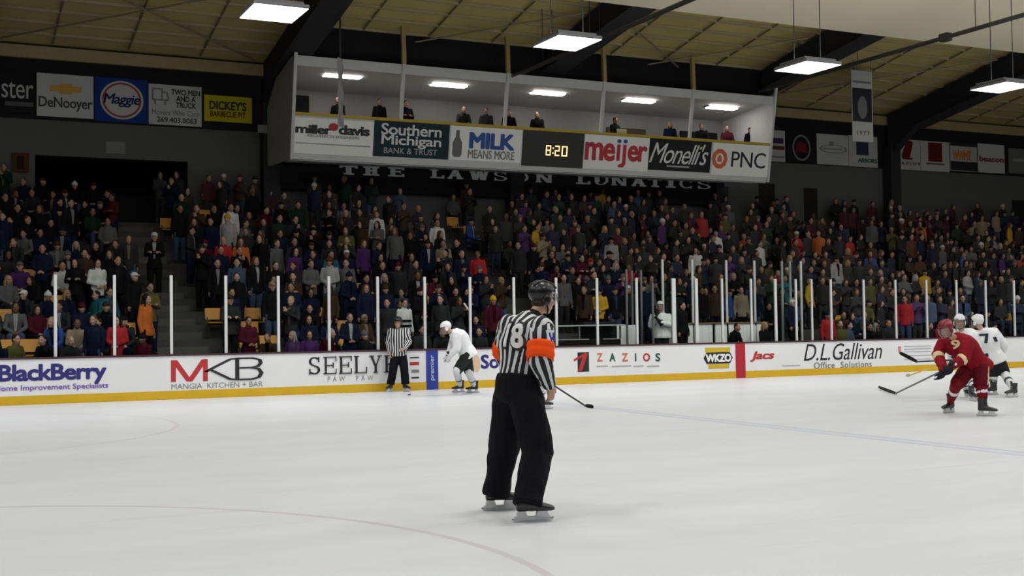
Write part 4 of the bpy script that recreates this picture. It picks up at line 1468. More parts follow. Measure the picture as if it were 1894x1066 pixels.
HAIRS = ('short_hair', 'long_hair', 'knit_cap', 'peaked_cap')
HAIR = {k: (hair_mesh(k, 0.014), hair_mesh(k, 0.03)) for k in HAIRS}
for k in HAIRS:
    HAIR[k][0].materials.append(M_dark)

CLOTH = {'black': (0.012, 0.012, 0.014), 'charcoal': (0.045, 0.045, 0.05), 'navy': (0.014, 0.02, 0.06), 'dark green': (0.02, 0.05, 0.034), 'maroon': (0.12, 0.012, 0.03), 'brown': (0.09, 0.05, 0.03),
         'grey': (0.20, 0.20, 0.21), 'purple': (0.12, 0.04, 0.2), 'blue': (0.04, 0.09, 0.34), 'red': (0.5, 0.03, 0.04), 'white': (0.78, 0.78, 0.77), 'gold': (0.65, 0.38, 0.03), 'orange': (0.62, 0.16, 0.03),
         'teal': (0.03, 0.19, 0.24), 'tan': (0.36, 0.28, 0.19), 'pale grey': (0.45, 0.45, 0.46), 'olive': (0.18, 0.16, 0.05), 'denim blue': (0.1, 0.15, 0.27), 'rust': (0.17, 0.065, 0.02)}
for _k in CLOTH:          # mostly dark winter cloth, colours scaled down so the crowd stays dim
    CLOTH[_k] = tuple(c * (0.5 if max(CLOTH[_k]) < .3 else 0.74) for c in CLOTH[_k])
M_cl = {k: mat('cloth_' + k.replace(' ', '_'), v, 0.85, var=0.25, vscale=9) for k, v in CLOTH.items()}
HAIRC = {'dark brown': (0.025, 0.014, 0.009), 'black': (0.008, 0.007, 0.007), 'brown': (0.08, 0.04, 0.02), 'fair': (0.3, 0.2, 0.09), 'grey': (0.25, 0.24, 0.23)}
M_hair = {k: mat('hair_' + k.replace(' ', '_'), v, 0.6) for k, v in HAIRC.items()}
SKINS = [mat('skin_%d' % i, c, 0.55) for i, c in enumerate(((0.38, 0.22, 0.155), (0.33, 0.185, 0.125), (0.42, 0.255, 0.185), (0.27, 0.145, 0.09), (0.14, 0.07, 0.04)))]

_var_slots = []


def dress(o, m, slot=0):
    o.material_slots[slot].link = 'OBJECT'
    o.material_slots[slot].material = m


def spectator(pose, loc, rz, scale, jacket, trousers, hair, hmat, skin, label, group, shirt=None, hood=False):
    v = VAR[pose]
    p = bpy.data.objects.new('person', v['body'])
    COL.objects.link(p)
    p.matrix_world = Matrix.Translation(Vector(loc)) @ Matrix.Rotation(rz, 4, 'Z') @ Matrix.Scale(scale, 4)
    dress(p, skin)
    tag(p, label, 'person', group)
    for nm, me, m, off in (('jacket', v['jacket'], jacket, None), ('trousers', v['trousers'], trousers, None), (hair, HAIR[hair][0], hmat, v['J']['head'])):
        c = bpy.data.objects.new(nm, me)
        COL.objects.link(c)
        c.parent = p
        if off is not None:
            c.location = off
        dress(c, m)
    for nm, m in (('shirt_front', shirt), ('hood', jacket if hood else None)):
        if m is not None:
            c = bpy.data.objects.new(nm, v[nm])
            COL.objects.link(c)
            c.parent = p
            dress(c, m)
    return p


# seats of the stand: (row, x)
def seat_rows():
    out = []
    for k in range(NROW):
        x = -1.0 + 0.27 * (k % 2)
        while x < 52:
            Y = R0Y + k * TREAD
            px = to_px((x, Y, R0Z + RISE * k + 1.3))[0]
            ok = -30 < px < 1925 and not any(a - .15 < x < b + .25 for a, b in AISLES)
            if k < 2 and 17.0 < x < PB1 + .5:
                ok = False
            if k == 0 and 13.9 < x < 17.4:
                ok = False
            if k < 2 and 14.0 < x < 17.3:
                ok = False
            if ok:
                out.append((k, x))
            x += 0.505
    return out


# garments, a few orange ones painting a glass reflection: head position in the picture, jacket, hat or hair, pose
NOTED = [
    (165, 492, 'white', None, None), (842, 556, 'charcoal', None, 'stand_clap'), (1160, 553, 'charcoal', ('peaked_cap', 'white'), None), (30, 505, 'purple', None, None), (58, 556, 'charcoal', ('peaked_cap', 'white'), None), (75, 582, 'maroon', None, None), (112, 590, 'blue', ('long_hair', 'fair'), None),
    (160, 590, 'navy', None, None), (158, 525, 'teal', None, None), (222, 580, 'red', None, None), (250, 575, 'orange', None, None), (262, 508, 'black', ('peaked_cap', 'white'), None), (292, 590, 'olive', None, 'stand_fold'),
    (238, 628, 'maroon', None, None), (10, 640, 'navy', None, None), (30, 622, 'olive', None, None), (410, 408, 'pale grey', ('knit_cap', 'gold'), 'stand_down'), (440, 412, 'white', None, 'stand_down'), (424, 440, 'red', None, None),
    (452, 440, 'orange', None, None), (446, 478, 'denim blue', None, 'stand_down'), (474, 495, 'black', None, 'stand_down'), (508, 528, 'black', ('peaked_cap', 'tan'), None), (520, 455, 'grey', None, None), (605, 462, 'teal', None, None),
    (612, 475, 'pale grey', ('knit_cap', 'rust'), None), (660, 450, 'purple', None, 'stand_down'), (690, 450, 'navy', None, 'stand_down'), (705, 405, 'white', None, 'stand_down'), (735, 435, 'grey', None, None), (800, 445, 'white', None, 'stand_down'),
    (815, 482, 'tan', None, 'stand_down'), (905, 455, 'red', None, 'stand_down'), (872, 478, 'navy', None, 'stand_down'), (648, 372, 'grey', None, None), (832, 352, 'grey', None, None), (762, 552, 'white', None, 'stand_down'),
    (735, 545, 'denim blue', None, None), (917, 545, 'maroon', ('knit_cap', 'gold'), 'stand_down'), (1095, 565, 'gold', None, 'stand_clasp'), (1050, 545, 'grey', None, 'stand_down'), (1125, 378, 'gold', None, 'stand_clap'), (1340, 408, 'olive', None, None),
    (1280, 455, 'white', None, 'stand_down'), (1322, 452, 'white', None, 'stand_down'), (1133, 452, 'pale grey', None, 'stand_down'), (1088, 478, 'black', ('knit_cap', 'red'), None), (1480, 430, 'red', ('peaked_cap', 'white'), 'stand_fold'), (1525, 440, 'orange', None, None),
    (1405, 452, 'white', None, 'stand_down'), (1495, 525, 'gold', None, 'stand_down'), (1525, 575, 'red', None, 'stand_down'), (1675, 560, 'red', None, 'stand_down'), (1740, 478, 'grey', None, 'stand_down'), (1582, 588, 'navy', None, None),
    (1690, 380, 'rust', None, None), (1708, 395, 'rust', None, None), (1700, 420, 'orange', None, None), (1712, 450, 'rust', None, None), (1722, 475, 'rust', None, None), (1690, 455, 'rust', None, None), (1716, 500, 'gold', None, None), (1820, 400, 'tan', None, None),  # rust and orange jackets here paint an orange reflection in the glass
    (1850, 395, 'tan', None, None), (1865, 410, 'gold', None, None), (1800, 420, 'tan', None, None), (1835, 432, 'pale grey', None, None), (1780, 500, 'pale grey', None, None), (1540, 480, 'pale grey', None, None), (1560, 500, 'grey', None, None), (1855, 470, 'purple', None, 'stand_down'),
    (1885, 470, 'red', None, None), (1640, 500, 'tan', None, 'sit_up'), (1010, 448, 'tan', None, None), (1040, 455, 'grey', None, None), (885, 430, 'blue', None, None), (990, 415, 'gold', None, None), (1372, 445, 'red', None, None), (1340, 340, 'brown', None, None),
    (1745, 620, 'red', None, None), (1790, 545, 'denim blue', None, None), (1645, 600, 'charcoal', None, None), (1560, 610, 'olive', None, None), (560, 500, 'grey', None, None), (545, 445, 'charcoal', None, None), (1355, 560, 'blue', None, None)]
# spots left empty in the photograph (picture positions of the seat back)
EMPTY = [(465, 566), (480, 568), (468, 594), (490, 595), (475, 622), (488, 622), (425, 500), (410, 470), (384, 428), (378, 395), (845, 455), (855, 430), (868, 470), (850, 480), (838, 430), (185, 535), (252, 562), (330, 612), (366, 615), (650, 625), (635, 627), (290, 405), (296, 430), (1500, 380)]

# ------------------------------------------------------------------ the people in the stand
seats = seat_rows()
used = {}
spx = []
for i, (k, x) in enumerate(seats):
    Y, z = R0Y + k * TREAD, R0Z + RISE * k
    section = 'l' if x < 5.4 else ('m' if x < 15.4 else 'r')
    stand = rnd.random() < {'l': 0.25, 'm': 0.86, 'r': 0.7}[section]
    if k == 0:
        stand = rnd.random() < 0.25
    pose = rnd.choice(POSES[:4]) if stand else rnd.choice(POSES[4:])
    if stand and rnd.random() < .35:
        pose = 'stand_down'
    if k == 2 and 16.9 < x < PB1 + .4:
        stand, pose = True, 'stand_down'
    hz = z + (1.62 if stand else 1.18)
    px, py, dep = to_px((x, Y, hz))
    spx.append((px, py))
    jac = rnd.choices(list(CLOTH), [44, 20, 16, 4, 5, 5, 3.5, 1.2, 1.0, .6, .7, .15, .15, .6, .5, .5, 1.2, 1.2, .4])[0]
    if k > 8 and rnd.random() < .5:
        jac = rnd.choice(('black', 'charcoal', 'navy', 'maroon', 'brown', 'dark green'))
    tr = rnd.choice(('black', 'black', 'charcoal', 'navy', 'denim blue'))
    hk = rnd.choices(HAIRS, (52, 24, 12, 12))[0]
    if hk in ('knit_cap', 'peaked_cap'):
        hc = rnd.choice(('black', 'black', 'charcoal', 'navy', 'maroon', 'grey', 'white', 'brown'))
    else:
        hc = rnd.choices(list(HAIRC), (40, 28, 20, 7, 5))[0]
    used[i] = dict(pose=pose, jac=jac, tr=tr, hk=hk, hc=hc, rz=rnd.gauss(-.12, .42), sc=rnd.uniform(.93, 1.05), dx=rnd.uniform(-.03, .03), skip=rnd.random() < (.13 if section == 'l' else .09) or (k > 10 and rnd.random() < .35))
sp = np.array(spx)
taken = set()
holder = banded = None
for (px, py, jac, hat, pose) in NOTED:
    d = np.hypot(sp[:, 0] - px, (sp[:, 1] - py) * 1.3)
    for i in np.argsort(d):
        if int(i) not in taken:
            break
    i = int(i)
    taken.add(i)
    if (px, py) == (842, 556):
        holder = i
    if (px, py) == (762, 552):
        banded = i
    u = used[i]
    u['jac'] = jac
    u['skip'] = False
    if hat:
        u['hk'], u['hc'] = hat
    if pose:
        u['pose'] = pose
    if py > 520 and pose and pose.startswith('stand'):      # seen nearly full length: nobody right in front
        for j, (kk, xx) in enumerate(seats):
            if kk < seats[i][0] and abs(spx[j][0] - spx[i][0]) < 24 and j not in taken:
                used[j]['skip'] = True
                used[j]['bare'] = True
seatpx = np.array([to_px((x, R0Y + k * TREAD + .25, R0Z + RISE * k + .68))[:2] for k, x in seats])
empt = []
for px, py in EMPTY:
    i = int(np.argmin(np.hypot(seatpx[:, 0] - px, seatpx[:, 1] - py)))
    if i not in taken:
        used[i]['skip'] = True
        empt.append(i)

# yellow seats where nobody sits
M_seat = mat('seat_yellow', srgb(196, 136, 26), 0.45, var=0.1)
M_seatleg = mat('seat_leg', (0.03, 0.03, 0.03), 0.5, 0.4)
b = new_bm()
box(b, (-.22, -.2, .40), (.22, .2, .44), .015)
ME_s = to_mesh(b, 'seat')
b = new_bm()
hexa(b, [(-.22, .17, .50), (.22, .17, .50), (.22, .20, .50), (-.22, .20, .50), (-.22, .24, .80), (.22, .24, .80), (.22, .27, .80), (-.22, .27, .80)])
bmesh.ops.bevel(b, geom=b.edges[:], offset=.01, segments=2, affect='EDGES')
ME_b = to_mesh(b, 'backrest')
for m_ in (ME_s, ME_b):
    m_.materials.append(M_seat)
b = new_bm()
for sx in (-.17, .17):
    bar(b, (sx, .0, 0), (sx, .0, .40), .03, .05)
    bar(b, (sx, .12, .41), (sx, .22, .62), .03, .02)
bar(b, (-.17, 0, .38), (.17, 0, .38), .03, .03)
ME_f = to_mesh(b, 'seat_frame')
ME_f.materials.append(M_seatleg)
drawn = set()
for i in range(len(seats)):
    k, x = seats[i]
    if not used[i]['skip'] or (k > 6 and i not in empt) or used[i].get('bare'):
        continue
    px, py, _d = to_px((x, R0Y + k * TREAD, R0Z + RISE * k + .7))
    if not 0 < px < 1894:
        continue
    s = empty('stadium_seat', (x, R0Y + k * TREAD + .1, R0Z + RISE * k))
    tag(s, 'empty yellow stadium seat, %s row up, %s place from the left' % (ordw(k + 1), ordw(1 + sum(1 for kk, xx in seats if kk == k and xx < x))), 'seat', 'empty yellow seats in the stand')
    for nm, me in (('seat', ME_s), ('backrest', ME_b), ('seat_frame', ME_f)):
        c = link(nm, me)
        c.parent = s

order = []
for i, (k, x) in enumerate(seats):
    u = used[i]
    if u['skip']:
        continue
    px, py, dep = to_px((x, R0Y + k * TREAD, R0Z + RISE * k + 1.2))
    if -10 < px < 1904:
        order.append((dep + (0 if i not in taken else -4), i))
order.sort()
solo = {i for _, i in order[:290]}
crowd_v, crowd_l, crowd_n, crowd_c = [], [], [], []
base = 0
LOW = {}


def low(me):
    if me.name not in LOW:
        co = mesh_np(me)
        n = len(me.polygons)
        tot = np.empty(n, np.int32)
        me.polygons.foreach_get('loop_total', tot)
        vi = np.empty(len(me.loops), np.int32)
        me.loops.foreach_get('vertex_index', vi)
        LOW[me.name] = (co, tot, vi)
    return LOW[me.name]


def crowd_add(me, M, col, off=None, shoes=False):
    global base
    co, tot, vi = low(me)
    R = np.array(M)[:3, :3]
    t = np.array(M)[:3, 3]
    c = co + (np.array(off, np.float32) if off is not None else 0)
    crowd_v.append(c @ R.T + t)
    crowd_n.append(tot)
    crowd_l.append(vi + base)
    cc_ = np.tile(np.array([*col, 1], np.float32), (len(co), 1))
    if shoes:
        cc_[co[:, 2] < .13] = (.02, .02, .02, 1)
    crowd_c.append(cc_)
    base += len(co)


cnt = {}
for i, (k, x) in enumerate(seats):
    u = used[i]
    if u['skip']:
        continue
    cnt[k] = cnt.get(k, 0) + 1
    loc = V(x + u['dx'], R0Y + k * TREAD + (.02 if u['pose'].startswith('stand') else .05), R0Z + RISE * k)
    if i in solo:
        hat = u['hk'] in ('knit_cap', 'peaked_cap')
        lab = '%s person in %s jacket%s, %s row up, %s from left' % ('standing' if u['pose'].startswith('stand') else 'sitting', u['jac'], ' and %s %s' % (u['hc'], u['hk'].replace('_', ' ').replace('peaked ', '')) if hat else '', ordw(k + 1), ordw(cnt[k]))
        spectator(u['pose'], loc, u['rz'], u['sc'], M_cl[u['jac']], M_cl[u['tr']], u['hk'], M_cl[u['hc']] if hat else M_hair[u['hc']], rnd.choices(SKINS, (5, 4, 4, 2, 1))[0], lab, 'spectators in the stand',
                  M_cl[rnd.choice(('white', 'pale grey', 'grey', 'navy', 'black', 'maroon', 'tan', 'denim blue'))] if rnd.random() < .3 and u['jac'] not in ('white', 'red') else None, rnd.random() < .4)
        if i == banded:
            pr_ = [o for o in COL.objects if o.get('label') == lab][-1]
            Jb = VAR[u['pose']]['J']
            for z0 in (1.0, 1.13):
                bq = new_bm()
                R = []
                for dz, g in ((0, .0), (.03, .004), (.06, .0)):
                    t = (z0 + dz - Jb['pel'].z) / (Jb['chest'].z - Jb['pel'].z)
                    R.append((Jb['pel'].lerp(Jb['chest'], t), V(.212 + g, 0, 0), V(0, .165 + g, 0)))
                loft(bq, R, 24)
                c = link('jersey_band', to_mesh(bq, 'jersey_band', True), None, M_cl['black'])
                c.parent = pr_
    else:
        v = VAR[u['pose']]
        M = Matrix.Translation(loc) @ Matrix.Rotation(u['rz'], 4, 'Z') @ Matrix.Scale(u['sc'], 4)
        sk = rnd.choices(((0.38, 0.22, 0.155), (0.33, 0.185, 0.125), (0.42, 0.255, 0.185), (0.14, 0.07, 0.04)), (5, 5, 4, 1))[0]
        crowd_add(v['lbody'], M, sk, None, True)
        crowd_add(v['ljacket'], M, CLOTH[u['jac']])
        crowd_add(v['ltrousers'], M, CLOTH[u['tr']])
        crowd_add(HAIR[u['hk']][1], M, CLOTH[u['hc']] if u['hk'] in ('knit_cap', 'peaked_cap') else HAIRC[u['hc']], v['J']['head'])
if crowd_v:
    vv = np.concatenate(crowd_v)
    ll = np.concatenate(crowd_l).astype(np.int32)
    nn = np.concatenate(crowd_n).astype(np.int32)
    cc = np.concatenate(crowd_c)
    me = bpy.data.meshes.new('crowd')
    me.vertices.add(len(vv))
    me.vertices.foreach_set('co', vv.astype(np.float32).ravel())
    me.loops.add(len(ll))
    me.loops.foreach_set('vertex_index', ll)
    me.polygons.add(len(nn))
    me.polygons.foreach_set('loop_start', np.concatenate([[0], np.cumsum(nn)[:-1]]).astype(np.int32))
    me.polygons.foreach_set('loop_total', nn)
    me.polygons.foreach_set('use_smooth', [True] * len(nn))
    at = me.color_attributes.new('cloth', 'FLOAT_COLOR', 'POINT')
    at.data.foreach_set('color', cc.ravel())
    me.update(calc_edges=True)
    m = bpy.data.materials.new('crowd_cloth')
    m.use_nodes = True
    a = m.node_tree.nodes.new('ShaderNodeAttribute')
    a.attribute_name = 'cloth'
    pb_ = m.node_tree.nodes['Principled BSDF']
    pb_.inputs['Roughness'].default_value = 0.8
    m.node_tree.links.new(a.outputs['Color'], pb_.inputs['Base Color'])
    me.materials.append(m)
    tag(link('crowd', me), 'dense crowd of people in mostly dark clothes filling the upper rows of the stand', 'crowd', None, 'stuff')

spectator('stand_fold', (5.75, R0Y + 6.55 * TREAD - .25, R0Z + RISE * 6), -.2, 1.05, M_cl['black'], M_cl['black'], 'peaked_cap', M_cl['white'], SKINS[0], 'person in black jacket and white cap standing on the dark stairs between the seats', None, M_cl['white'])

# people in the press box
PBOX = [(622, 'sit_up', 'black'), (702, 'stand_down', 'black'), (751, 'stand_fold', 'black'), (857, 'sit_lean', 'charcoal'), (897, 'sit_up', 'charcoal'), (941, 'sit_lean', 'black'), (992, 'sit_up', 'black'),
        (1143, 'sit_up', 'black'), (1240, 'sit_up', 'navy'), (1297, 'sit_lean', 'charcoal'), (1345, 'sit_up', 'maroon'), (1385, 'sit_lean', 'black')]
for n, (px, pose, jac) in enumerate(PBOX):
    P = aty(px, 200, 37.75)
    zf = 7.34 if pose.startswith('stand') else 7.74
    spectator(pose, (P.x, 37.75, zf), rnd.gauss(-.25, .3), 1.0, M_cl[jac], M_cl['black'], 'long_hair' if px == 1240 else 'short_hair', M_hair['fair' if px == 1240 else 'dark brown'], SKINS[n % 3],
              'person in %s jacket %s behind the yellow press box rail, %s from the left' % (jac, 'standing' if pose.startswith('stand') else 'sitting', ordw(n + 1)), 'people in the press box')
b = new_bm()
box(b, (GX0 + .1, 37.6, 7.3), (GX1 - .1, 39.2, 7.335))
obj('platform', b, mat('press_floor', (0.1, 0.1, 0.1)), pb)
b = new_bm()
P = aty(1149, 246, 36.75)
box(b, (P.x - .2, 36.7, 8.22), (P.x + .2, 36.72, 8.42), .004)
tag(obj('paper_sheet', b, mat('paper_cream', (0.75, 0.70, 0.5), 0.6)), 'cream paper sheet standing on the press box rail before a seated person', 'paper')
if holder is not None:
    k, x = seats[holder]
    u = used[holder]
    P = Matrix.Translation(V(x + u['dx'], R0Y + k * TREAD + .02, R0Z + RISE * k)) @ Matrix.Rotation(u['rz'], 4, 'Z') @ Matrix.Scale(u['sc'], 4) @ V(0.0, -.37, 1.47)
    b = new_bm()
    rc(b, P + V(-.055, 0, .075), P + V(.06, 0, -.085), .024, .026, 12)
    tag(obj('rolled_paper', b, mat('baton_white', (0.88, 0.88, 0.88), 0.5)), 'short white rolled paper held up by a spectator above the bending white player', 'rolled paper')

# ------------------------------------------------------------------ skaters
def stripe_mat(name, mode, n, dark=(0.009, 0.009, 0.011), light=(0.66, 0.66, 0.67), duty=0.44):
    """Black and white stripes: 'lat' runs on the lateral coordinate, 'ang' runs round an arm."""
    m = bpy.data.materials.new(name)
    m.use_nodes = True
    nt = m.node_tree
    N, L = nt.nodes.new, nt.links.new
    b = nt.nodes['Principled BSDF']
    b.inputs['Roughness'].default_value = 0.8
    a = N('ShaderNodeAttribute')
    a.attribute_name = 'cloth_dir'
    sp = N('ShaderNodeSeparateXYZ')
    L(a.outputs['Vector'], sp.inputs[0])

    def mth(op, x, y=None):
        q = N('ShaderNodeMath')
        q.operation = op
        for i, v in enumerate((x, y)):
            if v is None:
                continue
            if isinstance(v, (int, float)):
                q.inputs[i].default_value = v
            else:
                L(v, q.inputs[i])
        return q.outputs[0]

    if mode == 'ang':
        t = mth('MULTIPLY', mth('ARCTAN2', sp.outputs[1], sp.outputs[0]), n / (2 * math.pi))
    else:
        t = mth('MULTIPLY', sp.outputs[0], n)
    fr = mth('FRACT', mth('ADD', t, 100.25))
    st = mth('LESS_THAN', fr, duty)
    mx = N('ShaderNodeMix')
    mx.data_type = 'RGBA'
    L(st, mx.inputs[0])
    mx.inputs[6].default_value = (*dark, 1)
    mx.inputs[7].default_value = (*light, 1)
    L(mx.outputs[2], b.inputs['Base Color'])
    return m


def set_dir(me, fn):
    at = me.attributes.new('cloth_dir', 'FLOAT_VECTOR', 'POINT')
    at.data.foreach_set('vector', np.array([c for v in me.vertices for c in fn(v.co)], np.float32))


def bvh_of(me):
    bm = new_bm()
    bm.from_mesh(me)
    t = BVHTree.FromBMesh(bm)
    bm.free()
    return t


def decal(bm, c, ex, ey, w, h, tree, off=0.004, sub=True):
    """Wrap flat lettering round a body: centred at c, spanned by ex, ey, pushed on to the surface from outside."""
    ex, ey = Vector(ex).normalized(), Vector(ey).normalized()
    n = ex.cross(ey).normalized()
    fit(bm, -w / 2, w / 2, -h / 2, h / 2)
    bmesh.ops.triangulate(bm, faces=bm.faces[:])
    if sub:
        for _ in range(3):
            es = [e for e in bm.edges if e.calc_length() > .02]
            if es:
                bmesh.ops.subdivide_edges(bm, edges=es, cuts=1)
                bmesh.ops.triangulate(bm, faces=[f for f in bm.faces if len(f.verts) > 3])
    for v in bm.verts:
        p = Vector(c) + ex * v.co.x + ey * v.co.y
        hit = tree.ray_cast(p + n * .35, -n, .7)
        v.co = (hit[0] + n * (off + v.co.z)) if hit[0] is not None else p
    ret = bmesh.ops.extrude_face_region(bm, geom=bm.faces[:])
    for g in ret['geom']:
        if isinstance(g, bmesh.types.BMVert):
            g.co -= n * (off + .004)
    return bm


M_boot = mat('boot_black', (0.018, 0.018, 0.02), 0.35)
M_holder = mat('blade_holder_white', (0.62, 0.62, 0.63), 0.4)
M_steel = mat('steel', (0.6, 0.6, 0.62), 0.25, 0.9)
M_lace = mat('lace_pale', (0.45, 0.45, 0.45), 0.7)


def skate(parent, an, toe, lift=0.0, boot_m=None, k=1.0, cuff=True):
    """Boot with tongue, white blade holder and steel runner; an: ankle joint, toe: direction. The runner ends .165 below the ankle."""
    f = Vector(toe).normalized()
    u = Vector((0, 0, 1))
    u = (u - f * u.dot(f)).normalized()
    r = f.cross(u)
    g = an - u * (.165 - lift) * k
    P = lambda a, b, c: g + (f * a + r * b + u * c) * k
    bm = new_bm()
    rings = []
    for a, w, lo, hi in ((-.085, .028, .085, .14), (-.06, .04, .075, .2), (0.0, .043, .078, .175), (.07, .046, .078, .15), (.13, .048, .076, .135), (.175, .04, .076, .12), (.197, .022, .08, .108)):
        rings.append((P(a, 0, (lo + hi) / 2), r * w * k, u * (hi - lo) / 2 * k))
    loft(bm, rings, 14)
    if cuff:
     loft(bm, [(P(-.03, 0, .1), r * .042 * k, f * .062 * k), (P(-.028, 0, .2), r * .046 * k, f * .062 * k), (P(-.034, 0, .27), r * .052 * k, f * .064 * k)], 14)
    if cuff:
     loft(bm, [(P(.03, 0, .16), r * .03 * k, f * .02 * k), (P(.032, 0, .24), r * .034 * k, f * .014 * k), (P(.05, 0, .31), r * .034 * k, f * .01 * k)], 10)
    me = fuse(bm, 'skate', .009, 2)
    me.materials.append(boot_m or M_boot)
    b = link('skate', me, parent)
    bm = new_bm()
    for a0, a1 in ((-.075, -.02), (.07, .14)):
        hexa(bm, [P(a0 - .015, -.012, .03), P(a1 + .02, -.012, .03), P(a1 + .02, .012, .03), P(a0 - .015, .012, .03), P(a0, -.03, .082), P(a1, -.03, .082), P(a1, .03, .082), P(a0, .03, .082)])
    hexa(bm, [P(-.1, -.009, .018), P(.17, -.009, .018), P(.17, .009, .018), P(-.1, .009, .018), P(-.1, -.012, .042), P(.165, -.012, .042), P(.165, .012, .042), P(-.1, .012, .042)])
    obj('blade_holder', bm, M_holder, b)
    bm = new_bm()
    loft(bm, [(P(-.118, 0, .022), r * .0025 * k, u * .006 * k), (P(-.1, 0, .014), r * .0025 * k, u * .014 * k), (P(0, 0, .012), r * .0025 * k, u * .012 * k), (P(.13, 0, .012), r * .0025 * k, u * .012 * k), (P(.175, 0, .018), r * .0025 * k, u * .014 * k), (P(.19, 0, .028), r * .0025 * k, u * .008 * k)], 8)
    obj('blade', bm, M_steel, b)
    bm = new_bm()
    for q in range(4) if cuff else (0,):
        t = q / 3
        c = P(.05 - .02 * t, 0, .165 + .06 * t)
        bar(bm, c - r * .03 * k + f * .012, c + r * .03 * k + f * .012, .006, .006, u)
    obj('lace', bm, M_lace, b)
    return b


def helmet(parent, c, f, u, m, visor=None, cage=None, k=1.0, name='helmet'):
    f, u = Vector(f).normalized(), Vector(u).normalized()
    r = f.cross(u).normalized()
    u = r.cross(f)
    P = lambda a, b, d: c + (f * a + r * b + u * d) * k
    bm = new_bm()
    ell(bm, P(-.008, 0, .045), (r * .099 * k, f * .122 * k, u * .105 * k), 28, 18)
    dl = []
    for v in bm.verts:
        q = v.co - c
        a, d = q.dot(f), q.dot(u)
        if (a > .03 * k and d < .045 * k) or d < (-.055 if a < .03 * k else 0) * k or (-.0 < a / k < .03 and d < .0):
            dl.append(v)
    bmesh.ops.delete(bm, geom=dl, context='VERTS')
    bmesh.ops.solidify(bm, geom=bm.faces[:], thickness=.012)
    for s in (-.045, 0, .045):   # ridges and vents over the top
        pts = []
        for t in range(5):
            a = math.radians(30 + 30 * t)
            pts.append(P(-.008 + .124 * math.cos(a), s, .045 + math.sqrt(max(0, 1 - (s / .099) ** 2)) * .106 * math.sin(a)))
        tube(bm, pts, .009 * k, 6)
    for s in (-1, 1):
        ell(bm, P(0, .097 * s, -.02), (r * .012 * k, f * .035 * k, u * .042 * k))
    h = obj(name, bm, m, parent, True)
    bm = new_bm()
    pts = [P(.0, .094, -.05), P(.03, .07, -.1), P(.055, .0, -.128), P(.03, -.07, -.1), P(.0, -.094, -.05)]
    tube(bm, pts, .007 * k, 6)
    obj('chin_strap', bm, M_dark, h)
    if visor:
        bm = new_bm()
        rows = []
        for d in (.055, .02, -.03):
            rows.append([bm.verts.new(P(.125 * math.cos(t) + .012, .105 * math.sin(t), d)) for t in [math.radians(-80 + 16 * q) for q in range(11)]])
        for a_, b_ in zip(rows, rows[1:]):
            for q in range(10):
                bm.faces.new((a_[q], a_[q + 1], b_[q + 1], b_[q]))
        bmesh.ops.solidify(bm, geom=bm.faces[:], thickness=.003)
        obj('visor', bm, visor, h, True)
    if cage:
        bm = new_bm()
        for d in (.04, .005, -.03, -.065, -.1):
            w = .098 - max(0, -d - .05) * .5
            tube(bm, [P(.118 * math.cos(t) + .014 - max(0, -.06 - d) * .3, w * math.sin(t), d) for t in [math.radians(-85 + 17 * q) for q in range(11)]], .0035 * k, 5)
        for t in (-70, -42, -14, 14, 42, 70):
            t = math.radians(t)
            tube(bm, [P(.118 * math.cos(t) + .014, .098 * math.sin(t), .045), P(.122 * math.cos(t) + .016, .098 * math.sin(t), -.03), P(.104 * math.cos(t) + .012, .08 * math.sin(t), -.105)], .0035 * k, 5)
        obj('face_cage', bm, cage, h)
    return h


def glove(parent, wr, d, palm, thumb, m, curl=.9, k=1.35, cuff=None, name='glove'):
    bm = new_bm()
    hand(bm, wr, d, palm, thumb, curl, k)
    d = Vector(d).normalized()
    palm = Vector(palm).normalized()
    rc(bm, Vector(wr) + d * .01, Vector(wr) + d * .08, .055, .058, 10)
    me = fuse(bm, name, .010, 2)
    me.materials.append(m)
    g = link(name, me, parent)
    bm = new_bm()
    s, u_, _ = frame_of(d)
    loft(bm, [(Vector(wr) - d * .07, s * .075, u_ * .07), (Vector(wr) + d * .0, s * .06, u_ * .056), (Vector(wr) + d * .03, s * .058, u_ * .054)], 14)
    obj('cuff', bm, cuff or m, g, True)
    return g


def stick(butt, heel, blade_dir, label, shaft_m, blade_m, blade_len=.31, up=(0, 0, 1)):
    butt, heel = Vector(butt), Vector(heel)
    t = empty('hockey_stick', heel)
    tag(t, label, 'hockey stick')
    d = (heel - butt).normalized()
    bm = new_bm()
    s, u, _ = frame_of(d)
    loft(bm, [(butt, s * .012, u * .017), (heel - d * .03, s * .011, u * .016), (heel, s * .01, u * .02)], 10)
    obj('shaft', bm, shaft_m, t)
    bm = new_bm()
    ell(bm, butt, (s * .018, u * .021, d * .03), 10, 7)
    obj('butt_tape', bm, mat('tape_white', (0.7, 0.7, 0.7), 0.8), t)
    b = Vector(blade_dir).normalized()
    u = Vector(up)
    u = (u - b * u.dot(b)).normalized()
    n = b.cross(u)
    bm = new_bm()
    R = []
    for q, (x, h, c) in enumerate(((-.02, .022, 0), (.04, .034, 0), (.12, .037, .004), (.2, .037, .012), (.27, .034, .024), (.31, .022, .034))):
        p = heel + b * x * blade_len / .31 + n * c + u * .012
        R.append((p, n * .006, u * h))
    loft(bm, R, 10)
    obj('stick_blade', bm, blade_m, t)
    return t


def mk_joints(D0, pts, **kw):
    """pts: joint -> (px, py, depth offset) at the figure's own distance."""
    J = {}
    for k, (x, y, o) in pts.items():
        J[k] = atd(x, y, D0 + o)
    J.update(kw)
    return J


CF = V(_fw.x, _fw.y, 0).normalized()      # away from the viewer, level
CR = V(_rt.x, _rt.y, 0).normalized()      # to the viewer's right, level


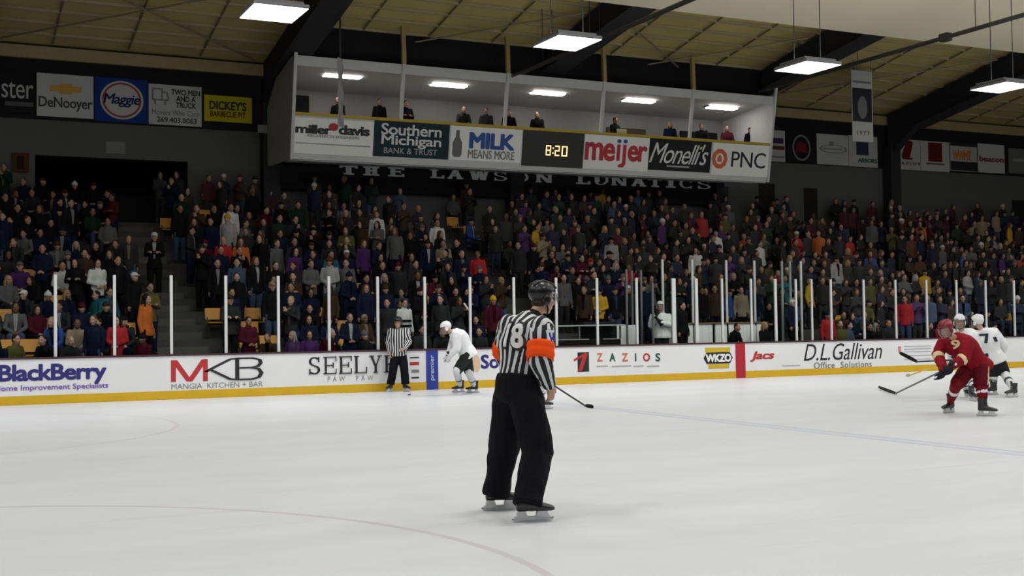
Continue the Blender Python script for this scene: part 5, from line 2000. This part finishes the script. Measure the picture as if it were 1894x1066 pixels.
def hdir(deg, up=0.0):
    """Level direction turned deg to the right of 'away from the viewer'."""
    a = math.radians(deg)
    return (CF * math.cos(a) + CR * math.sin(a) + V(0, 0, up)).normalized()


def ground_feet(J, lift=0.165):
    """Stand both skates on the ice: slide each foot along its sight line so that ankle height is right."""
    for s in 'LR':
        a = J['an' + s]
        d = a - EYE
        J['an' + s] = EYE + d * ((lift - CAMZ) / d.z)


def figure(J, label, jersey_m, trouser_m, k=1.0, curl=.6, vox=.012, jpad=.03, hem=.14, flare=.012, padsh=.0, sleeve=(.075, .062, .05), tr=(.11, .085, .078), fold=.008, hands=True, group=None, sleeve_m=None, seed=1.0, jvox=.016, trousers='trousers', jname='jersey', tgrow=0.0, twaist=.1, them=-.02):
    me = body_mesh(J, vox, k, hands=hands, shoes=False, curl=curl)
    root = link('person', me)
    tag(root, label, 'person', group)
    bm = new_bm()
    loft(bm, torso_rings(J, jpad, hem, flare, True, padsh), 24)
    for s in 'LR':
        ell(bm, J['sh' + s], [(V(1, 0, 0) * sleeve[0] * 1.02), (V(0, 1, 0) * sleeve[0] * 1.02), (V(0, 0, 1) * sleeve[0] * 1.02)])
        rc(bm, J['sh' + s], J['sh' + s].lerp(J['el' + s], .3), sleeve[0], sleeve[0])
    u = (J['neck'] - J['chest']).normalized()
    rc(bm, J['neck'] - u * .06, J['neck'] - u * .03, .082, .074)
    je = fuse(bm, jname, jvox, 3)
    wrinkle(je, fold, 8, (1, 1, .45), seed)
    je.materials.append(jersey_m)
    jo = link(jname, je, root)
    sl = {}
    for s in 'LR':
        bm = new_bm()
        e = J['wr' + s] - (J['wr' + s] - J['el' + s]).normalized() * .02
        rc(bm, J['sh' + s].lerp(J['el' + s], .12), J['el' + s], sleeve[0] * 1.03, sleeve[1], 16)
        rc(bm, J['el' + s], e, sleeve[1], sleeve[2], 16)
        sm = fuse(bm, 'sleeve', jvox * .8, 2)
        wrinkle(sm, fold * .8, 11, (1, 1, 1), seed + (5 if s == 'L' else 9))
        sm.materials.append(sleeve_m or jersey_m)
        sl[s] = link('sleeve', sm, root)
    to = None
    if trousers:
        tm = trousers_mesh(J, jvox, tr, twaist, fold, seed + 4, tgrow, them)
        tm.name = trousers
        tm.materials.append(trouser_m)
        to = link(trousers, tm, root)
    return root, jo, sl, to


def sleeve_dirs(me, J, s, start):
    """Angle round the arm for lengthwise stripes."""
    a, b, c = J['sh' + s], J['el' + s], J['wr' + s]

    def fn(p):
        ab = (p - a).dot(b - a) / (b - a).length_squared
        bc = (p - b).dot(c - b) / (c - b).length_squared
        base_, d = (a, b - a) if ab < 1 and (ab < .85 or bc < 0) else (b, c - b)
        d = d.normalized()
        x = (start - d * start.dot(d)).normalized()
        y = d.cross(x)
        q = p - base_
        return (q.dot(x), q.dot(y), 0.0)
    set_dir(me, fn)


M_blackcloth = mat('trouser_black', (0.007, 0.007, 0.009), 0.85, var=0.3, vscale=6)
M_orange = mat('armband_orange', srgb(250, 82, 18), 0.7, var=0.08, vscale=20)
M_helmblack = mat('helmet_black', (0.012, 0.012, 0.015), 0.28)
M_helmwhite = mat('helmet_white', (0.75, 0.75, 0.75), 0.35)
M_visor = glass_mat('visor_clear', (0.75, 0.78, 0.8))
M_stripeL = stripe_mat('stripe_torso', 'lat', 16.5)
M_stripeA = stripe_mat('stripe_sleeve', 'ang', 8)

# ---------- the referee in the foreground
D0 = 9.9
J = mk_joints(D0, dict(pel=(956, 722, 0), chest=(962, 640, .03), neck=(987, 583, .07), head=(1003, 554, .12), shL=(942, 604, .11), shR=(1002, 607, -.13), elL=(935, 655, .24), wrL=(950, 692, .40),
                       elR=(999, 664, -.23), wrR=(1015, 711, -.10), hipL=(944, 736, .09), hipR=(973, 738, -.09), knL=(932, 830, .22), knR=(995, 832, -.13), anL=(918, 908, .5), anR=(976, 927, -.2)))
FACE = hdir(55)
J.update(hf=hdir(66, -.12), hu=(V(0, 0, 1) + hdir(60) * .16).normalized(), toL=hdir(78), toR=hdir(80))
ground_feet(J)
J['hdR'] = (hdir(60) * .25 + V(0, 0, -1)).normalized()
J['pnR'] = hdir(55 - 90 - 10)
J['thR'] = hdir(60, .2)
ref, jo, sl, to = figure(J, 'referee seen from behind in striped jersey numbered 18 with orange armbands, standing on the ice', M_stripeL, M_blackcloth, vox=.010, jpad=.026, hem=.0, flare=.0, padsh=.012, tgrow=.042, twaist=.13, them=.035,
                         sleeve=(.098, .098, .062), tr=(.145, .13, .112), fold=.010, sleeve_m=M_stripeA, jvox=.013, jname='striped_jersey')
latR = (J['shR'] - J['shL']).normalized()
latH = (J['hipR'] - J['hipL']).normalized()
midS, midH = (J['shL'] + J['shR']) / 2, J['pel']


def torso_dir(mh, ms, lh, ls):
    """Distance round the torso from the spine, so that stripes keep their width at the sides."""
    def fn(p):
        t = (p - mh).dot(ms - mh) / (ms - mh).length_squared
        tc = max(0, min(1, t))
        up = (ms - mh).normalized()
        lat = lh.lerp(ls, tc).normalized()
        fro = up.cross(lat)
        q = p - mh.lerp(ms, tc)
        x, y = q.dot(lat), q.dot(fro)
        th0 = 0.92
        if abs(x) < .1:
            arc = x
        else:
            th = min(th0, math.atan2(abs(y) * 1.05, abs(x)))
            arc = math.copysign(.1 + .13 * (th0 - th) / th0, x)
        w = max(0.0, min(1.0, (t - .72) / .2))
        return (arc * (1 - w) + x * w, 0, 0)
    return fn


ref_dir = torso_dir(midH, midS, latH, latR)
set_dir(jo.data, ref_dir)
for s in 'LR':
    sleeve_dirs(sl[s].data, J, s, FACE)
upb = (J['neck'] - J['pel']).normalized()
tree = bvh_of(jo.data)
back = midS.lerp(J['chest'], .62)
lat0 = latR.lerp(latH, .3).normalized()
bb_ = text_bm('18', .035)
tag(obj('back_number', decal(text_bm('18', .07), back + lat0 * .045, lat0, upb, .205, .235, tree, .006), M_ink, jo), 'black outline of the number')
tag(obj('back_number', decal(bb_, back + lat0 * .045, lat0, upb, .175, .2, tree, .012), M_paper, jo), 'white number 18')
bm = new_bm()
rc(bm, J['neck'] - upb * .055, J['neck'] - upb * .03, .088, .082, 16)
obj('collar', bm, M_dark, jo, True)
for s in 'LR':
    a = J['sh' + s].lerp(J['el' + s], .50 if s == 'R' else .66)
    e = J['el' + s] + (J['el' + s] - J['sh' + s]).normalized() * .012
    d = (e - a).normalized()
    sx, ux, _ = frame_of(d)
    bm = new_bm()
    R = []
    for q in range(7):
        t = q / 6
        rr = .113 + .005 * math.sin(q * 2.1) - (.003 if q in (0, 6) else 0)
        R.append((a.lerp(e, t), sx * rr, ux * rr))
    loft(bm, R, 28)
    am = to_mesh(bm, 'armband', True)
    am.materials.append(M_orange)
    tag(link('armband', am, ref), 'orange armband')
# sleeve crest: white shield with a blue H
treeS = bvh_of(sl['R'].data)
sc_ = J['shR'].lerp(J['elR'], .34)
outw = (-CF * .55 + CR * .85).normalized()
exs = V(0, 0, 1).cross(outw).normalized()
tag(obj('sleeve_crest', decal(poly_bm([[(0, .15), (.5, 0), (1, .15), (1, 1), (0, 1)]]), sc_, exs, V(0, 0, 1), .095, .13, treeS, .006), M_paper, sl['R']), 'white crest')
tag(obj('crest_letter', decal(poly_bm([[(0, 0), (.24, 0), (.24, 1), (0, 1)], [(.76, 0), (1, 0), (1, 1), (.76, 1)], [(.24, .4), (.76, .4), (.76, .62), (.24, .62)]]), sc_, exs, V(0, 0, 1), .06, .09, treeS, .011), mat('crest_blue', srgb(52, 62, 150), .6), sl['R']), 'blue letter H')
helmet(ref, J['head'] + J['hu'] * .01, J['hf'], J['hu'], M_helmblack, M_visor, k=.98)
bm = new_bm()
hu_, hf_ = J['hu'], J['hf']
hr_ = hf_.cross(hu_).normalized()
ell(bm, J['head'] - hf_ * .03 - hu_ * .03, (hr_ * .074, hf_ * .062, hu_ * .045))
obj('hair', bm, mat('hair_greybrown', (0.05, 0.035, 0.028), 0.7), ref, True)
for s in 'LR':
    skate(ref, J['an' + s], J['to' + s], k=1.08, lift=.012, cuff=False)
bm = new_bm()
lt = (J['hipR'] - J['hipL']).normalized()
pk = J['pel'] + upb * .02 + lt * .17 - FACE * .0
ell(bm, pk + V(0, 0, -.03), (CR * .03, CF * .02, V(0, 0, 1) * .03))
tag(obj('whistle_tape', bm, mat('tape_grey', (0.5, 0.5, 0.5)), ref), 'small pale reel at the belt')

# ---------- the linesman at the far boards
def simple_pts(D0, cx, top, foot, pts):
    return mk_joints(D0, pts)


D0 = (aty(737, 654, 27.42) - EYE).dot(_fw)
J = mk_joints(D0, dict(pel=(737, 654, 0), chest=(736, 627, -.01), neck=(736, 609.5, .0), head=(736, 598, -.05), shL=(750, 613, 0), shR=(723, 613, 0), elL=(757, 632, .02), wrL=(748, 645, -.18),
                       elR=(718.5, 634, .04), wrR=(721, 653, -.05), hipL=(744, 658, 0), hipR=(731, 658, 0), knL=(748, 686, -.06), knR=(727, 685, -.06), anL=(750, 711, 0), anR=(722, 711, 0)))
J.update(hf=hdir(190, -.05), hu=V(0, 0, 1), toL=hdir(140), toR=hdir(205))
for s in 'LR':
    J['an' + s].z = .165
J['hdL'] = (-CR + V(0, 0, -.3)).normalized()
lin, jo, sl, to = figure(J, 'linesman in striped jersey and black trousers standing at the far boards', M_stripeL, M_blackcloth, vox=.012, jpad=.032, hem=.06, flare=.015, sleeve=(.08, .07, .056), tr=(.115, .1, .095), sleeve_m=M_stripeA, seed=7, jvox=.015, jname='striped_jersey')
latR = (J['shR'] - J['shL']).normalized()
mm = (J['shL'] + J['shR']) / 2
set_dir(jo.data, torso_dir(J['pel'], mm, (J['hipR'] - J['hipL']).normalized(), latR))
for s in 'LR':
    sleeve_dirs(sl[s].data, J, s, J['hf'])
helmet(lin, J['head'] + V(0, 0, .012), J['hf'], J['hu'], M_helmblack, M_visor)
for s in 'LR':
    skate(lin, J['an' + s], J['to' + s], cuff=False)


# ---------- hockey players
def player(D0, pts, label, kit, hf, hu, to, gl, lift_feet=True, seed=1.0, number=None, crest=None, **kw):
    J = mk_joints(D0, pts)
    J.update(hf=hf, hu=hu, toL=to[0], toR=to[1])
    if lift_feet:
        ground_feet(J)
    for s in 'LR':
        J['hd' + s], J['pn' + s], J['th' + s] = gl[s]
    root, jo, sl, _ = figure(J, label, kit['jersey'], kit['pants'], vox=.014, jpad=.055, hem=kw.get('hem', .13), flare=.03, padsh=.035, sleeve=(.108, .09, .07), fold=.012, seed=seed, jvox=.017, trousers=None)
    # padded shorts to the knee
    bm = new_bm()
    lat = (J['hipR'] - J['hipL']).normalized()
    up = (J['chest'] - J['pel']).normalized()
    fro = up.cross(lat).normalized()
    loft(bm, [(J['pel'] - up * .12, lat * .16, fro * .13), (J['pel'] - up * .04, lat * .215, fro * .17), (J['pel'] + up * .1, lat * .195, fro * .15)], 18)
    for s in 'LR':
        rc(bm, J['hip' + s], J['hip' + s].lerp(J['kn' + s], .86), .135, .118)
    pm = fuse(bm, 'padded_shorts', .017, 3)
    wrinkle(pm, .008, 8, (1, 1, 1), seed + 2)
    pm.materials.append(kit['pants'])
    po = link('padded_shorts', pm, root)
    if kit.get('pants_stripe'):
        for s, q in (('L', -1), ('R', 1)):
            a, e = J['hip' + s], J['hip' + s].lerp(J['kn' + s], .9)
            o = (lat * q * .128)
            bm = new_bm()
            d = (e - a).normalized()
            oo = (o - d * o.dot(d)).normalized()
            loft(bm, [(a + oo * .122 + d * .0, fro * .028, oo * .018), (a.lerp(e, .5) + oo * .118, fro * .028, oo * .018), (e + oo * .108, fro * .028, oo * .018)], 10)
            obj('side_stripe', bm, kit['pants_stripe'], po, True)
    for s in 'LR':
        a, e = J['kn' + s], J['an' + s]
        bm = new_bm()
        d = (e - a).normalized()
        rc(bm, a - d * .06, a + d * .06, .092, .09, 14)
        rc(bm, a, a.lerp(e, .45), .088, .082, 14)
        rc(bm, a.lerp(e, .4), e - d * .05, .082, .05, 14)
        sm = fuse(bm, 'sock', .014, 2)
        wrinkle(sm, .005, 10, (1, 1, 1), seed)
        sm.materials.append(kit['sock'])
        so = link('sock', sm, root)
        for t0, t1, m in kit.get('bands', ()):
            sx, ux, _ = frame_of(d)
            bm = new_bm()
            r0, r1 = (.094 - .03 * t for t in (t0, t1))
            loft(bm, [(a.lerp(e, t0), sx * r0, ux * r0), (a.lerp(e, (t0 + t1) / 2), sx * (r0 + r1) / 2 * 1.03, ux * (r0 + r1) / 2 * 1.03), (a.lerp(e, t1), sx * r1, ux * r1)], 18)
            obj('sock_band', bm, m, so, True)
        skate(root, J['an' + s], J['to' + s], k=1.05, lift=.008)
        glove(root, J['wr' + s], *gl[s], kit['glove'], cuff=kit.get('cuff'))
        for t0, t1, m in kit.get('arm_bands', ()):
            a2, e2 = J['el' + s], J['wr' + s]
            if t0 < 0:
                a2, e2 = J['el' + s], J['sh' + s]
                t0, t1 = -t0, -t1
            d2 = (e2 - a2).normalized()
            sx, ux, _ = frame_of(d2)
            bm = new_bm()
            rr = .1
            loft(bm, [(a2.lerp(e2, t0), sx * (rr - .012), ux * (rr - .012)), (a2.lerp(e2, (t0 + t1) / 2), sx * rr, ux * rr), (a2.lerp(e2, t1), sx * (rr - .012), ux * (rr - .012))], 20)
            obj('sleeve_band', bm, m, sl[s], True)
    if kit.get('hem_band'):
        R = torso_rings(J, .058, kw.get('hem', .13), .03)
        c0, A0, B0 = R[0]
        c1, A1, B1 = R[1]
        bm = new_bm()
        loft(bm, [(c0.lerp(c1, .0), A0, B0), (c0.lerp(c1, .5), A0.lerp(A1, .5) * 1.02, B0.lerp(B1, .5) * 1.02), (c0.lerp(c1, .9), A1, B1)], 26)
        obj('hem_band', bm, kit['hem_band'], jo, True)
    helmet(root, J['head'] + Vector(hu).normalized() * .012, hf, hu, kit['helmet'], None, kit['cage'], 1.06)
    tr_ = bvh_of(jo.data)
    return root, jo, sl, J, tr_


M_jwhite = mat('jersey_white', (0.76, 0.76, 0.77), 0.8, var=0.04)
M_jred = mat('jersey_red', srgb(132, 22, 34), 0.8, var=0.12)
M_pred = mat('shorts_red', srgb(92, 15, 26), 0.75, var=0.12)
M_pgreen = mat('shorts_dark', srgb(38, 44, 40), 0.75, var=0.15)
M_cream = mat('trim_cream', srgb(222, 200, 160), 0.8)
M_swhite = mat('sock_white', (0.66, 0.66, 0.67), 0.85)
M_sred = mat('sock_red', srgb(116, 20, 32), 0.85)
M_gblack = mat('glove_black', (0.016, 0.016, 0.02), 0.6)
M_gwhite2 = mat('glove_white', (0.62, 0.62, 0.62), 0.6)
M_cage = mat('cage_steel', (0.25, 0.25, 0.26), 0.35, 0.8)
M_helmred = mat('helmet_red', srgb(122, 20, 32), 0.35)
M_shaft = mat('shaft_dark', (0.03, 0.03, 0.033), 0.4)
M_shaftyellow = mat('shaft_yellow', srgb(200, 176, 40), 0.5)
M_tape = mat('tape_black', (0.012, 0.012, 0.012), 0.7)
KW = dict(jersey=M_jwhite, pants=M_pgreen, sock=M_swhite, glove=M_gwhite2, cuff=M_gblack, helmet=M_helmwhite, cage=M_cage, bands=((.45, .55, mat('band_green', srgb(60, 74, 66), .8)),))
KR = dict(jersey=M_jred, pants=M_pred, sock=M_sred, glove=M_gblack, helmet=M_helmred, cage=M_cage, bands=((.18, .36, M_paper),), arm_bands=((.05, .32, M_cream),), pants_stripe=M_cream)

# white player bending over by the far boards, facing left
J0 = atz(860, 731, 0)
D0 = (J0 - EYE).dot(_fw)
left = -CR
gl = dict(L=((V(0, 0, -1) - CR * .3), CF, -CR), R=((V(0, 0, -1) - CR * .4), CF * -1, -CR))
pl, jo, sl, Jw, tr_ = player(D0, dict(pel=(864, 652, .02), chest=(851, 627, 0), neck=(838, 613, -.02), head=(826, 608.5, -.04), shL=(845, 621, -.2), shR=(843, 619, .2), elL=(845, 645, -.26), wrL=(832, 657, -.22), elR=(836, 641, .24), wrR=(829, 657, .12),
                                  hipL=(864, 659, -.12), hipR=(862, 659, .12), knL=(845, 687, -.12), knR=(868, 690, .16), anL=(851, 713, -.12), anR=(877, 714, .1)),
                      'hockey player in white jersey bending forward by the blue marking on the boards', KW, (left + V(0, 0, -.45)).normalized(), (V(0, 0, 1) - CR * .45).normalized(), (hdir(-97), hdir(-85)), gl, seed=3)

# red player in front, bent forward, stick down to the left
J0 = atz(1788, 768, 0)
D0 = (J0 - EYE).dot(_fw)
dn = (V(0, 0, -1) - CR * .6).normalized()
gl = dict(L=(dn, hdir(-20), hdir(-100)), R=(dn, hdir(-20), hdir(-100)))
pr, jo, sl, Jr, tr_ = player(D0, dict(pel=(1803, 673, .05), chest=(1784, 645, -.03), neck=(1765, 625, -.12), head=(1751, 611, -.2), shL=(1788, 634, -.22), shR=(1748, 633, .12), elL=(1784, 662, -.33), wrL=(1760, 678, -.38), elR=(1734, 655, .05), wrR=(1746, 686, -.28),
                                  hipL=(1814, 681, -.08), hipR=(1792, 681, .08), knL=(1815, 716, -.2), knR=(1768, 714, -.12), anL=(1820, 751, -.1), anR=(1757, 746, .1)),
                      'hockey player in dark red jersey bent forward holding a stick low to the ice', KR, (hdir(-115, -.35)), (V(0, 0, 1) - CR * .3 - CF * .1).normalized(), (hdir(120), hdir(-125)), gl, seed=5)
treeL = bvh_of(sl['L'].data)
o_ = (-CF - CR * .2).normalized()
ex_ = V(0, 0, 1).cross(o_).normalized()
tag(obj('sleeve_number', decal(text_bm('9', .03), Jr['shL'].lerp(Jr['elL'], .12) - CR * .17, ex_, V(0, 0, 1), .13, .15, bvh_of(jo.data), .01), M_cream, jo), 'cream shoulder number')
heel = atz(1656, 728.5, 0.03)
stick(Jr['wrL'] + (Jr['wrL'] - heel).normalized() * .35, heel, (atz(1622, 717, .03) - heel), 'dark hockey stick held low by the red player, black taped blade near the ice', M_shaft, M_tape, (atz(1622, 717, .03) - heel).length)

# white player facing the camera behind the red one
J0 = atz(1792, 738, 0)
D0 = (J0 - EYE).dot(_fw)
gl = dict(L=(dn, CF, -CR), R=(dn, CF, -CR))
pw2, jo, sl, J2, tr_ = player(D0, dict(pel=(1795, 660, .05), chest=(1788, 633, 0), neck=(1780, 613, -.05), head=(1775, 597, -.1), shL=(1797, 619, .0), shR=(1763, 619, .0), elL=(1806, 643, -.05), wrL=(1792, 660, -.2), elR=(1755, 641, -.05), wrR=(1760, 660, -.22),
                                   hipL=(1801, 667, .0), hipR=(1788, 667, 0), knL=(1803, 697, -.05), knR=(1784, 697, -.05), anL=(1798, 726, .1), anR=(1787, 720, .0)),
                       'hockey player in white jersey and white helmet facing the camera from behind the red player', KW, hdir(200, -.1), V(0, 0, 1), (hdir(175), hdir(190)), gl, seed=8)
heel = atz(1694, 669.5, .42)
hp = J2['wrR']
stick(atd(1770, 666, D0 - .3), atd(1694, 669.5, D0 - .45), atd(1665, 654, D0 - .5) - atd(1694, 669.5, D0 - .45), 'dark hockey stick with raised black blade pointing left from behind the red player', M_shaft, M_tape, .36, (V(0, 0, 1) + CR * .3))

# white player seen from the back at the right
J0 = atz(1850, 731, 0)
D0 = (J0 - EYE).dot(_fw)
gl = dict(L=(dn, -CF, -CR), R=(dn, -CF, -CR))
pw3, jo, sl, J3, tr_ = player(D0, dict(pel=(1838, 660, 0), chest=(1828, 632, .0), neck=(1816, 611, 0), head=(1809, 597, .03), shL=(1806, 620, .05), shR=(1838, 616, .0), elL=(1798, 643, .12), wrL=(1792, 660, .2), elR=(1857, 640, .02), wrR=(1850, 655, .2),
                                   hipL=(1832, 667, 0), hipR=(1847, 666, 0), knL=(1838, 694, .1), knR=(1858, 691, .05), anL=(1836, 716, .05), anR=(1874, 720, -.05)),
                       'hockey player in white jersey seen from the back, rightmost of the skaters', KW, hdir(-28, -.1), (V(0, 0, 1) - CR * .12).normalized(), (hdir(-100), hdir(-110)), gl, seed=11)
exb = (J3['shR'] - J3['shL']).normalized()
ub = (J3['neck'] - J3['pel']).normalized()
tag(obj('back_number', decal(text_bm('7', .03), (J3['shL'] + J3['shR']) / 2 * .55 + J3['chest'] * .45 - exb * .05, exb, ub, .17, .2, tr_, .008), mat('number_dark', srgb(40, 48, 56), .7), jo), 'dark back number')
tag(obj('name_bar', decal(poly_bm([[(0, 0), (1, 0), (1, 1), (0, 1)]]), (J3['shL'] + J3['shR']) / 2 * .3 + J3['chest'] * .7 + exb * .12, exb, ub, .07, .1, tr_, .008), mat('number_dark', srgb(40, 48, 56), .7), jo), 'dark patch')
stick(J3['wrL'] + V(0, 0, .05), atz(1682, 695, .03), atz(1672, 697, .03) - atz(1686, 694, .03), 'yellow-shafted hockey stick resting on the ice beyond the red player', M_shaftyellow, mat('blade_grey', (0.4, 0.4, 0.4)), .28)

# crouching player hidden behind the referee, only a stick, a sock and a skate show
J0 = atz(1014, 757, 0)
D0 = (J0 - EYE).dot(_fw)
gl = dict(L=(dn, CF, -CR), R=((V(0, 0, -1) + CR * .5), CF, CR))
ph, jo, sl, Jh, tr_ = player(D0, dict(pel=(976, 680, 0), chest=(984, 655, 0), neck=(990, 640, 0), head=(994, 628, 0), shL=(973, 646, .12), shR=(996, 648, -.12), elL=(962, 664, .15), wrL=(970, 682, .0), elR=(1000, 672, -.2), wrR=(1006, 694, -.15),
                                  hipL=(970, 690, .1), hipR=(984, 690, -.1), knL=(968, 715, .1), knR=(1000, 712, -.15), anL=(962, 738, .1), anR=(1003, 741, -.1)),
                      'hockey player crouching behind the referee, only a white sock and a skate in sight', KW, hdir(60, -.2), (V(0, 0, 1) + CR * .2).normalized(), (hdir(60), hdir(85)), gl, seed=14)
heel = atz(1084, 752, .03)
stick(atd(985, 688, D0), heel, atz(1099, 754, .02) - heel, 'dark hockey stick reaching out to the right from behind the referee', M_shaft, M_tape, .24)

# player in the penalty box
D0 = (aty(1222, 600, 29.3) - EYE).dot(_fw)
gl = dict(L=((V(0, 0, 1) - CR * .8), -CF, CR), R=((V(0, 0, 1) + CR * .3), -CF, CR))
pp, jo, sl, Jp, tr_ = player(D0, dict(pel=(1224, 617, 0), chest=(1224, 596, 0), neck=(1221, 580, 0), head=(1221, 568, -.05), shL=(1236, 587, 0), shR=(1209, 587, 0), elL=(1241, 601, -.12), wrL=(1222, 598, -.3), elR=(1204, 602, -.1), wrR=(1213, 585, -.28),
                                  hipL=(1229, 622, 0), hipR=(1218, 622, 0), knL=(1230, 643, -.05), knR=(1217, 643, -.05), anL=(1231, 664, 0), anR=(1216, 664, 0)),
                      'hockey player in white jersey and white helmet standing in the penalty box with gloves raised', dict(KW, glove=M_gblack), hdir(195), V(0, 0, 1), (hdir(170), hdir(190)), gl, lift_feet=False, seed=17)
# attendants in dark clothes in the box
for px, Y, pose, lab, hk, hm in ((1262, 29.5, 'stand_down', 'person in black jacket standing in the penalty box right of the white player', 'short_hair', 'black'), 
                             (1360, 29.0, 'sit_lean', 'person in dark jacket leaning forward above the red centre line marking', 'short_hair', 'dark brown'), (1422, 29.4, 'sit_up', 'person in black jacket with fair hair sitting in the penalty box', 'long_hair', 'fair')):
    P = aty(px, 620, Y)
    spectator(pose, (P.x, Y, .42 if pose[:2] == 'st' else .25), .3, 1.0, M_cl['black'], M_cl['black'], hk, M_hair[hm], SKINS[0], lab, 'attendants in the penalty box')

# puck
P = atz(757, 731.5, 0)
bm = new_bm()
loft(bm, [(P + V(0, 0, .001), V(.036, 0, 0), V(0, .036, 0)), (P + V(0, 0, .004), V(.038, 0, 0), V(0, .038, 0)), (P + V(0, 0, .022), V(.038, 0, 0), V(0, .038, 0)), (P + V(0, 0, .0254), V(.036, 0, 0), V(0, .036, 0))], 24)
tag(obj('puck', bm, M_tape), 'small black puck on the ice in front of the linesman', 'puck')
